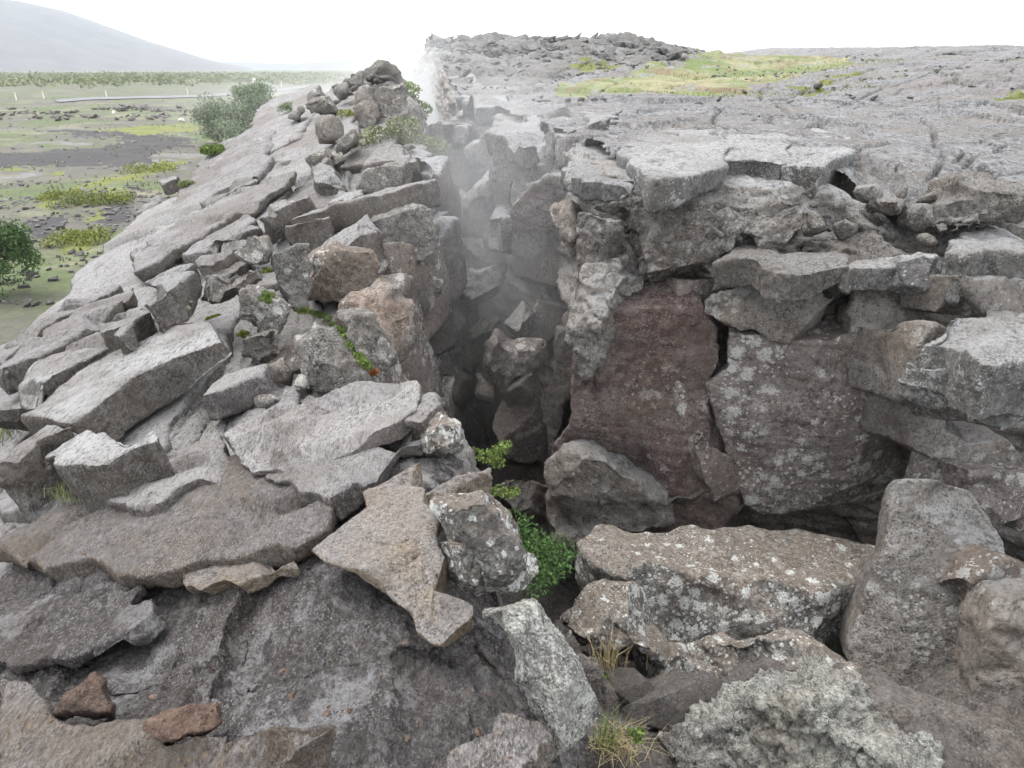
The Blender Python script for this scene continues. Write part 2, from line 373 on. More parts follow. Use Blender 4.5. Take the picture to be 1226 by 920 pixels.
def sculpt(me, style, amp, rs, chips, size, k_wl=1.0, strata=0.0, thick=1.0):
    n = len(me.vertices); co = np.empty(n * 3, np.float32); me.vertices.foreach_get('co', co); co = co.reshape(-1, 3).astype(np.float64)
    no = np.empty(n * 3, np.float32); me.vertices.foreach_get('normal', no); no = no.reshape(-1, 3).astype(np.float64)
    cen = co.mean(0)
    for _ in range(int(chips * 1.1)):                       # broken corners and edges: local flat cuts
        k = rs.integers(n); r = min(size * .4, thick * 2.2) * rs.uniform(.25, .8)
        dv = (co[k] - cen); dv /= np.linalg.norm(dv) + 1e-9
        nn = no[k] + .7 * dv + rs.normal(size=3) * .35; nn /= np.linalg.norm(nn)
        d = co - co[k]; dist = np.linalg.norm(d, axis=1)
        s = d @ nn + min(r * rs.uniform(.10, .3), .28 * thick)
        w = np.clip((r * 1.6 - dist) / (r * .35), 0, 1)
        co -= nn[None] * (np.maximum(s, 0) * w)[:, None]
    off = rs.uniform(0, 90)
    dsp = 0
    for wl_, a_, kd in STYLE[style]:
        f = (fbm if kd == 'f' else billow)(co, wl_ * k_wl, 3, .5, off)
        dsp = dsp + a_ * f
    if strata:                                   # lava layering on the broken sides
        lay = perlin(np.stack([co[:, 0] * 1.2, co[:, 1] * 1.2, co[:, 2] * 22], 1) + off)
        dsp = dsp + strata * lay * (1 - np.abs(no[:, 2]))
    co += no * (dsp * amp * k_wl * min(1.0, .35 + thick * 2.2))[:, None]
    me.vertices.foreach_set('co', co.astype(np.float32).ravel())
    me.polygons.foreach_set('use_smooth', np.ones(len(me.polygons), bool)); me.update()
SEED = [100]
NVOX = [0]
def solid(front, back, dist, style, amp, chips, q, k_wl, rs, strata=0.0, thick=1.0):
    bm = bmesh.new()
    a = [bm.verts.new(p) for p in front]; b = [bm.verts.new(p) for p in back]
    bm.faces.new(a); bm.faces.new(b[::-1]); m = len(a)
    for i in range(m):
        bm.faces.new((a[i], b[i], b[(i + 1) % m], a[(i + 1) % m]))
    bmesh.ops.triangulate(bm, faces=bm.faces[:])
    bmesh.ops.recalc_face_normals(bm, faces=bm.faces[:])
    A = np.array(front + back); size = float(np.linalg.norm(A.max(0) - A.min(0)))
    me = remesh_obj(bm, max(.0045, dist * .0034 * q, size / 130.0))
    NVOX[0] += len(me.polygons)
    sculpt(me, style, amp, rs, chips, size * .6, k_wl, strata, thick)
    return me
def block(name, crop, pts, mode, mat, label=None, cat='rock', group=None, parent=None, h=0.0, t=.2, D=None, n=None, z=None, r=.3,
          style='slab', amp=1.0, chips=10, q=1.0, rough=.16, taper=.97, dirn=None, tilt=None, strata=0.0, tag_kind=None, round_=False, left=False):
    SEED[0] += 1; rs = np.random.default_rng(SEED[0])
    pp = px(crop, pts); cu, cv = np.mean(pp, axis=0)
    if mode in 'WH' and not left: k_ = 1.07 if mode == 'W' else 1.03; pp = [(cu + (u - cu) * k_, cv + (v - cv) * k_) for u, v in pp]
    if left and cv < 480: pp = [(cu + (u - cu) * 1.15, cv + (v - cv) * 1.15) for u, v in pp]
    if mode == 'T':
        p0 = hitL(cu, cv, h); nn = nL(p0)
        if tilt: nn = nn + np.array(tilt); nn /= np.linalg.norm(nn)
    elif mode == 'H':
        p0 = on_z(cu, cv, z); nn = np.array([0, 0, 1.0])
        if tilt: nn = nn + np.array(tilt); nn /= np.linalg.norm(nn)
    else:
        if left:
            hp = hitL(cu, cv)
            if hp[0] < float(xcL(hp[1])) + .1: D = min(D, float(hp[1]) - .04)
        p0 = at(cu, cv, D); nn = np.array(n if n else (-.22, -.97, .08), float); nn /= np.linalg.norm(nn)
        if mode == 'B':
            nn = -p0 / np.linalg.norm(p0)
    dist = float(np.linalg.norm(p0))
    poly = [on_plane(u, v, p0, nn) for u, v in pp]
    size = np.linalg.norm(np.ptp(np.array(poly), axis=0)); k_wl = float(np.clip(dist / 4.5, .35, 2.2))
    if mode == 'B':
        ring = jag(poly, nn, rough, rs); c = np.mean(ring, axis=0)
        # silhouette ring, a smaller ring before it and behind it
        bm = bmesh.new(); rings = []
        tl = np.cross(nn, rs.normal(size=3)); tl *= .5 / (np.linalg.norm(tl) + 1e-9)
        prof = ((.0, .95), (.55, .85), (.88, .45), (1.0, 0), (.9, -.5), (.55, -1.0), (.0, -1.15)) if round_ else ((.0, .8), (.66, .75), (1.0, .05), (.8, -.9), (.0, -1.0))
        for f_, o_ in prof:
            if f_ == 0: rings.append([bm.verts.new(c + nn * r * o_ + rs.normal(size=3) * .1 * r)])
            else:
                jit = rs.normal(size=3) * .1 * r
                rings.append([bm.verts.new(c + (p - c) * f_ + nn * (r * (o_ + rs.normal() * .04) + (np.dot(p - c, tl) * o_ if f_ < 1 else 0)) + jit * (f_ < 1)) for p in ring])
        m = len(ring)
        for a, b in zip(rings[:-1], rings[1:]):
            for i in range(m):
                j = (i + 1) % m
                if len(a) == 1: bm.faces.new((a[0], b[i], b[j]))
                elif len(b) == 1: bm.faces.new((a[i], b[0], a[j]))
                else: bm.faces.new((a[i], b[i], b[j], a[j]))
        bmesh.ops.triangulate(bm, faces=bm.faces[:]); bmesh.ops.recalc_face_normals(bm, faces=bm.faces[:])
        me = remesh_obj(bm, max(.0045, dist * .0034 * q, size / 130.0)); NVOX[0] += len(me.polygons)
        sculpt(me, style, amp, rs, chips, size * .6, k_wl, strata, r)
    else:
        dn = np.array(dirn, float) if dirn else -nn
        dn = dn / np.linalg.norm(dn)
        front = jag(poly, nn, rough, rs); c = np.mean(front, axis=0)
        back = [c + (p - c) * taper + dn * t + rs.normal(size=3) * rough * size / 40 for p in front]
        me = solid(front, back, dist, style, amp, chips, q, k_wl, rs, strata, t)
    me.name = name
    o = rebase(link(name, me, mat))
    if parent is not None: o.parent = parent
    else: tag(o, label, cat, group, tag_kind)
    return o

# ------------------------------------------------------------------ SETTING: left ridge (loft), with stepped lava layers
def displace_grid(P, layers, off=0.0, mask=None):
    n = grid_normals(P); Q = P.reshape(-1, 3); d = 0
    for wl_, a_, kd in layers:
        d = d + a_ * (fbm if kd == 'f' else billow)(Q, wl_, 3, .5, off)
    d = d.reshape(P.shape[:2])
    if mask is not None: d = d * mask
    return P + n * d[..., None]
def saw(p, y, period, seg, rs_off):
    """tilted layers: each falls away to the left and breaks off in a step to the right"""
    c = np.floor(p / period); s = np.floor((y + hash2(c, rs_off) * seg) / seg)
    edge = (hash2(c * 3.1 + rs_off, s) - .5) * .6
    q = p / period + edge; c2 = np.floor(q); fr = q - c2
    A = .35 + .9 * hash2(c2, s * 7.7 + rs_off)
    fy = (y + hash2(c, rs_off) * seg) / seg - s
    joint = np.clip(np.minimum(fy, 1 - fy) * seg / .02, 0, 1)
    return A * (np.minimum(fr, (1 - fr) * 14) - .45), joint
def build_left():
    ys = np.geomspace(.42, 26, 560); NS = 430; NW = 130
    rows = []
    for y in ys:
        xo, xc = float(xoL(y)), float(xcL(y))
        t = np.linspace(0, 1, NS) ** .9
        x = xo + (xc - xo) * t
        z = zL(x, y)
        roll = np.clip((xc - x) / (.22 if y > 2.3 else .5), 0, 1)            # rounded shoulder at the edge of the fissure
        z = z - (1 - roll) ** 2 * (.12 if y > 2.3 else .22)
        z = z - np.clip((xo + .8 - x) / .8, 0, 1) ** 2 * .7
        z = z - .24 * np.clip((x - xc + 1.0) / .45, 0, 1) * float(np.interp(y, [3.5, 4.1, 9, 10.5], [0, 1, 1, 0]))
        zc = z[-1]
        if y < 2.3: wpts = [(xc, zc), (xc + .10, zc - .2), (xc + .22, zc - .75), (xc + .30, zc - 1.6), (xc + .4, -4.2)]
        else: wpts = [(xc, zc), (xc + .10, zc - .35), (xc + .16, zc - 1.1), (xc + .32, zc - 2.0), (xc + .55, -5.4)]
        wpts = np.array(wpts); L = np.r_[0, np.cumsum(np.hypot(*np.diff(wpts, axis=0).T))]
        tt = np.linspace(0, L[-1], NW + 1)[1:]
        wx, wz = np.interp(tt, L, wpts[:, 0]), np.interp(tt, L, wpts[:, 1])
        base = np.array([[xo - 3.2, y, -6.5], [xo - 1.6, y, -4.9], [xo - .6, y, z[0] - .9]])
        row = np.concatenate([base, np.stack([x, np.full(NS, y), z], 1), np.stack([wx, np.full(NW, y), wz], 1)])
        rows.append(row)
    P = np.array(rows)
    nb = 3
    X, Y = P[..., 0].copy(), P[..., 1].copy()
    Z0 = P[..., 2].copy()
    warp = n2(X, Y * .45, 1.3, 4, .5) * .13 + n2(X, Y * .6, .3, 3, .55, 40) * .022
    p = X + .15 * Y + warp
    s1, j1 = saw(p, Y + .6 * warp, .62, 2.3, 3.3)
    s2, j2 = saw(p * 1.02 + 5, Y + 3, .21, 1.1, 9.1)
    amp = ip(Y, [0, 1.2, 2.6, 4, 9, 26], [.045, .055, .09, .10, .09, .10])
    top = np.zeros(P.shape[1]); top[nb:nb + NS] = 1
    mask = top[None] * np.clip((xcL(Y) - X) / .25, 0, 1)
    P[..., 2] += mask * (amp * (s1 + .25 * s2) - .045)
    # gully of dark soil under the big slab
    wall = np.zeros(P.shape[1]); wall[nb + NS - 6:] = 1
    strata = n2(Z0 * 5, Y * .8, 1, 4, .6, 80) * .05 + n2(Y * 1.3, Z0 * .9, 1, 5, .6, 20) * .22
    P[..., 0] += wall[None] * strata
    P = displace_grid(P, [(.9, .035, 'f'), (.22, .018, 'f'), (.08, .016, 'b'), (.03, .009, 'b')], 5.0)
    fc = grid_faces(P.shape[0], P.shape[1])[:, ::-1]; V = P.reshape(-1, 3); c = V[fc].mean(1)
    near = c[:, 1] + fbm(c, .5, 4, .6, 3) * .35 - .12 * c[:, 0] < 2.55
    a, b = compact(V, fc[near]); tag(link('foreground_ledge', mesh_np('foreground_ledge', a, b), 'foreground_rock'), kind='structure')
    a, b = compact(V, fc[~near]); return tag(link('left_ridge', mesh_np('left_ridge', a, b), 'ridge_rock'), kind='structure')
left_ridge = build_left()

# ------------------------------------------------------------------ SETTING: plateau, cliff and fissure floor on the right
RIM = np.array([(-7.5, 60), (-4.6, 40), (-3.0, 30), (-2.3, 25), (-1.45, 19), (-.95, 15.5), (-.35, 13), (.15, 11.2), (.5, 9.3), (.62, 7.4), (.72, 6.1), (1.0, 5.75),
                (1.8, 5.7), (2.6, 5.75), (3.4, 5.55), (4.4, 5.1), (6.5, 4.6), (9, 4.2)])
def zR(x, y):
    x, y = np.broadcast_arrays(np.asarray(x, float), np.asarray(y, float))
    z = ip(y, [4, 6, 7.5, 10, 15, 22, 30, 45, 80, 140], [-.79, -.745, -.735, -.705, -.62, -.50, -.30, .0, .7, 1.0])
    # rubble mound at the far left of the plateau, sloping rock at the right
    m = np.exp(-((y - 33) / 9.0) ** 2) * np.clip((14 - x) / 9.0, 0, 1)
    z = z + 1.25 * m
    z = z + .75 * np.clip((x - (3.5 + .18 * y)) / 6.0, 0, 1.3) * np.clip((y - 8) / 8, 0, 1)
    z = z - .13 * np.clip((x - 2.6) / .5, 0, 1) * np.clip((7.2 - y) / 1.4, 0, 1)
    z = z - .25 * np.exp(-((x - 3.3) / .7) ** 2 - ((y - 5.6) / .5) ** 2)      # scree notch
    return z
def hitR(u, v, h=0.0):
    d = ray(u, v); t = np.geomspace(3.0, 90, 6000); p = d[None] * t[:, None]
    s = (p[:, 2] < zR(p[:, 0], p[:, 1]) + h) & (p[:, 1] > 4)
    k = np.argmax(s) if s.any() else len(t) - 1
    return p[k]
def rim_x(y): return np.interp(-y, -RIM[:, 1][:12], RIM[:, 0][:12])
def inside_plateau(x, y):
    ins = np.zeros(x.shape, bool); poly = np.vstack([RIM, [(200, 4.2), (200, 60)]]); n = len(poly)
    for i in range(n):
        (x1, y1), (x2, y2) = poly[i], poly[(i + 1) % n]
        c = ((y1 > y) != (y2 > y)) & (x < (x2 - x1) * (y - y1) / (y2 - y1 + 1e-12) + x1)
        ins ^= c
    return ins | (y > 60) & (x > -7.5 + (y - 60) * .2)
CRACKS = [px('C', [(365, 372), (450, 410), (490, 425), (550, 462), (620, 492)]), px('C', [(880, 400), (910, 500), (920, 585), (892, 655)]),
          px('C', [(1150, 500), (1060, 545), (1010, 610)]), px('C', [(300, 495), (360, 500), (430, 536)]), px('C', [(1240, 640), (1060, 645), (900, 650)]),
          px('C', [(1040, 372), (800, 365), (560, 358), (430, 350)]), px('C', [(400, 345), (500, 305), (620, 262), (720, 235), (900, 205)]),
          px('C', [(640, 350), (760, 310), (900, 265), (1010, 240)]), px('C', [(920, 590), (1050, 560), (1130, 510), (1230, 520)]), px('C', [(960, 300), (1050, 300), (1120, 285)]),
          px('N', [(690, 200), (560, 190), (440, 230)]), px('C', [(0, 480), (160, 470), (300, 495)]), px('C', [(170, 565), (165, 500), (120, 420), (200, 372)])]
def in_poly(x, y, poly):
    ins = np.zeros(x.shape, bool); n = len(poly)
    for i in range(n):
        (x1, y1), (x2, y2) = poly[i][:2], poly[(i + 1) % n][:2]
        ins ^= ((y1 > y) != (y2 > y)) & (x < (x2 - x1) * (y - y1) / (y2 - y1 + 1e-12) + x1)
    return ins
def split_grid(P, keep, patches, hit, name, mat, wob):
    """one ground sheet; the faces inside each ragged patch become that patch's own object"""
    fc = grid_faces(P.shape[0], P.shape[1]); k = keep.reshape(-1) if keep is not None else np.ones(len(fc), bool)
    V = P.reshape(-1, 3); c = V[fc].mean(1); sc_w = np.clip(c[:, 1] / 25, .4, 4)
    wx = c[:, 0] + n2(c[:, 0], c[:, 1], 1.1, 4, .65, 5) * wob * sc_w; wy = c[:, 1] + n2(c[:, 0], c[:, 1], 1.6, 4, .65, 25) * wob * 1.6 * sc_w
    own = np.zeros(len(fc), int)
    for i, (nm, m_, crop, pts) in enumerate(patches):
        own[in_poly(wx, wy, [hit(u, v)[:2] for u, v in px(crop, pts)])] = i + 1
    for i, (nm, m_) in enumerate([(name, mat)] + [p[:2] for p in patches]):
        q = k & (own == i)
        if q.any():
            a, b = compact(V, fc[q]); tag(link(nm, mesh_np(nm, a, b), m_), kind='structure')
GRASS_R = [('rubble_mound', 'rubble', 'B', [(330, 330), (360, 250), (400, 150), (600, 100), (900, 100), (1226, 120), (1226, 205), (1000, 225), (880, 262), (760, 285), (640, 292), (420, 288)]),
           ('grass_field', 'grass_field', 'C', [(-420, 300), (-260, 280), (-120, 255), (-60, 240), (30, 224), (250, 202), (420, 205), (640, 208), (580, 240), (420, 262), (300, 300), (180, 330), (0, 345), (-200, 350), (-420, 330)]),
           ('moss_patch', 'moss_patch', 'C', [(1090, 365), (1110, 335), (1150, 318), (1190, 330), (1230, 350), (1180, 364)]),
           ('moss_patch', 'moss_patch', 'C', [(400, 335), (470, 300), (600, 255), (700, 240), (640, 262), (520, 305), (440, 340)]),
           ('moss_patch', 'moss_patch', 'B', [(810, 240), (850, 215), (960, 220), (960, 245), (880, 262)])]
def build_plateau():
    v = np.concatenate([np.linspace(285, 84, 400), np.linspace(83.5, 70, 40)])
    D0 = np.concatenate([np.geomspace(4.0, 70, 430), np.geomspace(73, 200, 40)])
    tx = np.linspace(-.26, .98, 560)
    Y = np.repeat(D0[:, None], len(tx), 1); X = Y * tx[None]
    Z = zR(X, Y)
    Z = Z + n2(X, Y, 2.5, 4, .5) * .07 * np.clip((Y - 5.8) / 2.4, .2, 1)
    warp = n2(X, Y, 2.0, 4, .55, 60)
    # overlapping flow sheets: low steps
    s, j = saw(.5 * X + .9 * Y + warp * .9, X - .4 * Y + warp * .5, 2.6, 7.0, 21.0)
    Z = Z + (.05 * s - .04 * (1 - j)) * np.clip((Y - 6.5) / 4, 0, 1) * (1 + 2.2 * np.clip((X - 4 - .15 * Y) / 3, 0, 1))
    # broken crust: plates with open joints
    sx_ = np.random.default_rng(31); nS = 210; yy_ = np.exp(sx_.uniform(np.log(5.2), np.log(34), nS)); seeds = np.stack([yy_ * sx_.uniform(-.2, .98, nS), yy_], 1); hs = sx_.normal(size=nS) * .016
    fx, fy = (X + warp * .28 + n2(X, Y, .5, 3, .6, 91) * .10).ravel(), (Y + n2(X, Y, 1.2, 3, .6, 95) * .30).ravel()
    d1 = np.full(fx.size, 1e9); d2 = d1.copy(); own = np.zeros(fx.size, int)
    for i, (a, b) in enumerate(seeds):
        d = np.hypot(fx - a, (fy - b) * .8); m1 = d < d1
        d2 = np.where(m1, d1, np.minimum(d2, d)); own = np.where(m1, i, own); d1 = np.where(m1, d, d1)
    e = (d2 - d1).reshape(Y.shape); wd = .012 + .0016 * Y
    Z = Z + hs[own].reshape(Y.shape) * (1 + Y / 12) * np.clip(e / .1, 0, 1) - (.028 + .004 * Y) * np.exp(-(e / wd) ** 2) * (n2(X, Y, 1.5, 2, .5, 44) > -.12)
    # rough lava rubble on the mound and its foot
    m = np.exp(-((Y - 33) / 9.5) ** 2) * np.clip((10 - X + warp * 3) / 4.0, .06, 1)
    P = np.stack([X, Y, Z], -1)
    Q = P.reshape(-1, 3)
    Z = Z + m * (billow(Q, 1.6, 4, .6) * .45).reshape(Z.shape)
    Z = Z + (fbm(Q, .5, 3) * .018 + billow(Q, .13, 2) * .012 + billow(Q, .05, 2) * .006).reshape(Z.shape)
    # joints
    for cpx in CRACKS:
        pts = []
        for (u, vv) in cpx:
            p_ = hitR(u, vv); pts.append((p_[0], p_[1]))
        for a, b in zip(pts[:-1], pts[1:]):
            a, b = np.array(a), np.array(b); L2 = ((b - a) ** 2).sum()
            wx, wy = X + warp * .10, Y + n2(X, Y, .4, 3, .6, 33) * .06
            t = np.clip(((wx - a[0]) * (b[0] - a[0]) + (wy - a[1]) * (b[1] - a[1])) / L2, 0, 1)
            d = np.hypot(wx - a[0] - t * (b[0] - a[0]), (wy - a[1] - t * (b[1] - a[1])) * .6)
            wdt = .010 + .0013 * Y
            Z = Z - (.03 + .006 * Y) * np.exp(-(d / wdt) ** 2)
    P = np.stack([X, Y, Z], -1)
    ins = inside_plateau(X - .22 * np.clip((12 - Y) / 3, 0, 1) + n2(X, Y, .3, 3, .6, 12) * .08, Y - .75 * np.clip((7.5 - Y), 0, 1) * np.clip((2.9 - X) / .4, 0, 1) + n2(X, Y, .3, 3, .6, 50) * .08)
    keep = ins[:-1, :-1] & ins[1:, 1:] & ins[1:, :-1] & ins[:-1, 1:]
    split_grid(P, keep, GRASS_R, hitR, 'lava_plateau', 'plateau_rock', .6)
build_plateau()

def build_cliff():
    # a sheet that follows the rim and drops to the fissure floor in rough lava layers; the blocks stand proud of it
    path = RIM.copy(); d = np.r_[0, np.cumsum(np.hypot(*np.diff(path, axis=0).T))]
    w = np.hypot(path[:, 0], path[:, 1]); dens = np.r_[0, np.cumsum(np.diff(d) / ((w[1:] + w[:-1]) / 2))]
    N, M = 620, 230
    u = np.linspace(0, dens[-1], N); sx = np.interp(u, dens, path[:, 0]); sy = np.interp(u, dens, path[:, 1])
    tx, ty = np.gradient(sx), np.gradient(sy); L = np.hypot(tx, ty); nx, ny = -ty / L * -1, tx / L * -1     # towards the fissure
    for k in range(3):
        nx = np.convolve(np.pad(nx, 12, 'edge'), np.ones(25) / 25, 'valid'); ny = np.convolve(np.pad(ny, 12, 'edge'), np.ones(25) / 25, 'valid')
    nx, ny = -np.abs(nx), -np.abs(ny)
    top = zR(sx, sy) - .03
    t = np.linspace(0, 1, M)
    prof = np.interp(t, [0, .012, .06, .2, .35, .5, .75, 1], [-.8, -.1, .03, .10, .04, .10, .05, .25])
    P = np.zeros((N, M, 3))
    prof = prof[None] + (.24 * np.clip((sx - 1.75) / .4, 0, 1))[:, None] * np.interp(t, [.06, .16, .62, .72], [0, 1, 1, 0])[None]
    P[..., 0] = sx[:, None] + nx[:, None] * prof; P[..., 1] = sy[:, None] + ny[:, None] * prof
    P[..., 2] = top[:, None] + (-5.6 - top[:, None]) * t[None] ** 1.1
    Q = P.copy(); Q[..., 2] *= 3.2
    out = fbm(Q.reshape(-1, 3), 1.3, 4, .55).reshape(N, M) * .16
    P[..., 0] += nx[:, None] * out; P[..., 1] += ny[:, None] * out
    P = displace_grid(P, [(.5, .07, 'b'), (.16, .03, 'b'), (.06, .014, 'b')], 8.0)
    o = link('cliff_face', mesh_np('cliff_face', P.reshape(-1, 3), grid_faces(N, M)), 'wall_grey'); return tag(o, kind='structure')
cliff = build_cliff()

def build_floor():
    ys = np.geomspace(.9, 40, 300); xs = np.linspace(0, 1, 110)
    Y = np.repeat(ys[:, None], 110, 1)
    xl = xcL(ys) - .3; xr = np.where(ys > 5.6, rim_x(np.maximum(ys, 5.75)) + .6, 7.0)
    X = xl[:, None] + (xr - xl)[:, None] * xs[None]
    Z = ip(Y, [.9, 1.6, 2.5, 3.5, 5, 8, 12, 16, 40], [-2.15, -2.35, -2.8, -3.7, -4.5, -4.6, -4.2, -4.4, -5]) + n2(X, Y, .9, 4, .55, 7) * .3
    P = displace_grid(np.stack([X, Y, Z], -1), [(.6, .16, 'b'), (.2, .07, 'b'), (.07, .02, 'b')], 3)
    o = link('fissure_floor', mesh_np('fissure_floor', P.reshape(-1, 3), grid_faces(300, 110)), 'deep_rock'); return tag(o, kind='structure')
floor_o = build_floor()

# ------------------------------------------------------------------ SETTING: the plain, track, road, volcano, far hills
def zplain(x, y):
    return ZP + n2(x, y, 14, 4, .5, 3) * .22 * np.clip(1.2 - np.asarray(y) / 160, .1, 1) + n2(x, y, 3, 3, .5, 9) * .07 * np.clip(1.2 - np.asarray(y) / 90, 0, 1)
MOSS_L = [[(270, 660), (380, 640), (480, 612), (560, 575), (660, 565), (600, 600), (500, 640), (400, 660), (300, 680)], [(150, 720), (200, 700), (320, 680), (420, 672), (400, 700), (330, 730), (200, 745)],
          [(200, 850), (240, 830), (360, 815), (370, 840), (330, 880), (250, 890)], [(130, 610), (230, 602), (250, 620), (160, 632)], [(340, 745), (430, 728), (470, 740), (400, 770), (330, 775)],
          [(350, 460), (470, 445), (720, 440), (720, 470), (560, 478), (400, 475)], [(0, 600), (90, 592), (80, 606), (0, 612)]]
PATCH_L = [('gravel_track', 'gravel', 'A', [(-60, 545), (130, 540), (330, 522), (450, 503), (400, 492), (250, 480), (100, 467), (230, 464), (330, 470), (560, 481), (670, 488), (692, 500),
                            (670, 522), (600, 540), (560, 562), (500, 590), (480, 602), (330, 592), (100, 590), (-60, 592)])] + [('moss_patch', 'moss_patch', 'A', p) for p in MOSS_L] + [
           ('gravel_patch', 'gravel', 'A', [(70, 830), (110, 790), (200, 765), (240, 775), (180, 830), (100, 865)]), ('gravel_patch', 'gravel', 'A', [(400, 720), (470, 660), (520, 640), (500, 700), (460, 760), (380, 830), (330, 880), (380, 800)])]
def build_plain():
    ys = np.r_[np.linspace(-30, 7, 12), np.geomspace(8, 9100, 520)]; tx = np.r_[np.linspace(-3, -1.02, 12), np.linspace(-1, .1, 440), np.linspace(.12, .35, 12), np.linspace(.45, 3, 12)]
    Y = np.repeat(ys[:, None], len(tx), 1); X = np.maximum(np.abs(Y), 25) * tx[None]
    Z = zplain(X, Y)
    under = (X > -5.2 - np.clip(Y - 20, 0, 30) * .05) & (Y < 75)
    Z = np.where(under, -6.2, Z)
    split_grid(np.stack([X, Y, Z], -1), None, PATCH_L, hitP, 'ground', 'plain', .55)
def hitP(u, v, lift=0.0):
    d = ray(u, v); t = (ZP + lift) / d[2]; p = d * t; p[2] = float(zplain(p[0], p[1])) + lift; return p
def drape(name, crop, pts, mat, lift, kind='structure', rough=.05, relief=0.0, zf=None):
    rs = np.random.default_rng(len(name) * 7 + len(pts)); zf = zf or zplain
    W = []
    for u, v in px(crop, pts):
        d = ray(u, v)
        if zf is zplain: p = d * (ZP / d[2])
        else:
            p = hitR(u, v)
        W.append((p[0], p[1]))
    W = [np.array([x, y, 0.0]) for x, y in W]
    per = sum(np.linalg.norm(W[i] - W[i - 1]) for i in range(len(W)))
    ring = jag(W, np.array([0, 0, 1.0]), rough, rs)
    bm = bmesh.new(); vs = [bm.verts.new(p) for p in ring]; bm.faces.new(vs)
    bmesh.ops.triangulate(bm, faces=bm.faces[:])
    for _ in range(3):
        es = [e for e in bm.edges if e.calc_length() > per / 70]
        if es: bmesh.ops.subdivide_edges(bm, edges=es, cuts=1); bmesh.ops.triangulate(bm, faces=bm.faces[:])
    me = bpy.data.meshes.new(name); bm.to_mesh(me); bm.free()
    n = len(me.vertices); co = np.empty(n * 3, np.float32); me.vertices.foreach_get('co', co); co = co.reshape(-1, 3)
    co[:, 2] = zf(co[:, 0], co[:, 1]) + lift + relief * n2(co[:, 0], co[:, 1], .8, 3)
    me.vertices.foreach_set('co', co.ravel()); me.polygons.foreach_set('use_smooth', np.ones(len(me.polygons), bool)); me.update()
    return tag(link(name, me, mat), kind=kind)
build_plain()
drape('road', 'A', [(190, 359), (330, 348), (480, 345), (700, 342), (870, 330), (1000, 318), (1100, 305), (1100, 311), (1000, 325), (870, 338), (700, 348), (480, 352), (330, 357), (210, 366)], 'asphalt', .12, rough=0.0)
def build_volcano():
    c = np.array([-1560.0, 1500.0]); n, m = 240, 70
    a = np.linspace(0, 2 * np.pi, n); rr = np.interp(np.linspace(0, 1, m), [0, .28, .36, .42, 1], [0, 380, 520, 560, 1120])
    P = np.zeros((m, n, 3))
    for i, r in enumerate(rr):
        z = np.interp(r, [0, 380, 520, 560, 640, 800, 920, 1010, 1120], [30, 35, 128, 130, 112, 52, 16, 0, -12])
        P[i, :, 0] = c[0] + r * np.cos(a); P[i, :, 1] = c[1] + r * np.sin(a); P[i, :, 2] = z + ZP
    g = fbm(np.stack([np.cos(a) * 6, np.sin(a) * 6, a * 0], 1), .35, 4, .6)
    P[..., 2] += g[None] * 6 * np.clip((rr[:, None] - 500) / 200, 0, 1) * np.clip((1050 - rr[:, None]) / 200, 0, 1)
    o = link('volcano', mesh_np('volcano', P.reshape(-1, 3), grid_faces(m, n)[:, ::-1]), 'far_slope'); tag(o, kind='structure')
    for nm, y, u0, u1, hs in (('far_hill', 2600, 150, 900, [0, 8, 20, 19, 24, 20, 22, 18, 21, 20, 22, 20]), ('far_hill', 4200, -300, 700, [20, 40, 52, 48, 60, 52, 58, 50, 52, 40, 30, 20])):
        xs = np.linspace((u0 - 613) / F * y * .95, (u1 - 613) / F * y * .95, 160); h = np.interp(np.linspace(0, 1, 160), np.linspace(0, 1, len(hs)), hs)
        h = h + fbm(np.stack([xs / 200, xs * 0, xs * 0], 1), 1, 4, .55) * 3
        T = np.linspace(-1, 1, 16); P = np.zeros((16, 160, 3))
        for i, t in enumerate(T):
            P[i, :, 0] = xs; P[i, :, 1] = y + t * 300; P[i, :, 2] = ZP - 1 + np.maximum(h, 0) * (1 - abs(t) ** 1.7)
        tag(link(nm, mesh_np(nm, P.reshape(-1, 3), grid_faces(16, 160)), 'far_slope'), kind='structure')
build_volcano()

def chunk(r, seed, flat=.65):
    rs = np.random.default_rng(seed); bm = bmesh.new(); bmesh.ops.create_icosphere(bm, subdivisions=2, radius=1.0)
    for v in bm.verts:
        p = np.array(v.co); v.co = Vector((p * (1 + .25 * float(fbm(p[None] + seed * 9.1, 1.1, 2)[0]))).tolist())
    for _ in range(16):
        n = rs.normal(size=3); n /= np.linalg.norm(n); d = rs.uniform(.38, .68)
        for v in bm.verts:
            s = float(np.dot(np.array(v.co), n)) - d
            if s > 0: v.co = Vector((np.array(v.co) - n * s).tolist())
    for v in bm.verts: v.co = Vector((v.co.x * r, v.co.y * r * .8, v.co.z * r * flat))
    me = bpy.data.meshes.new('stone'); bm.to_mesh(me); bm.free(); me.materials.append(MATS['rubble']); return me
CH = [chunk(1.0, s) for s in range(6)]

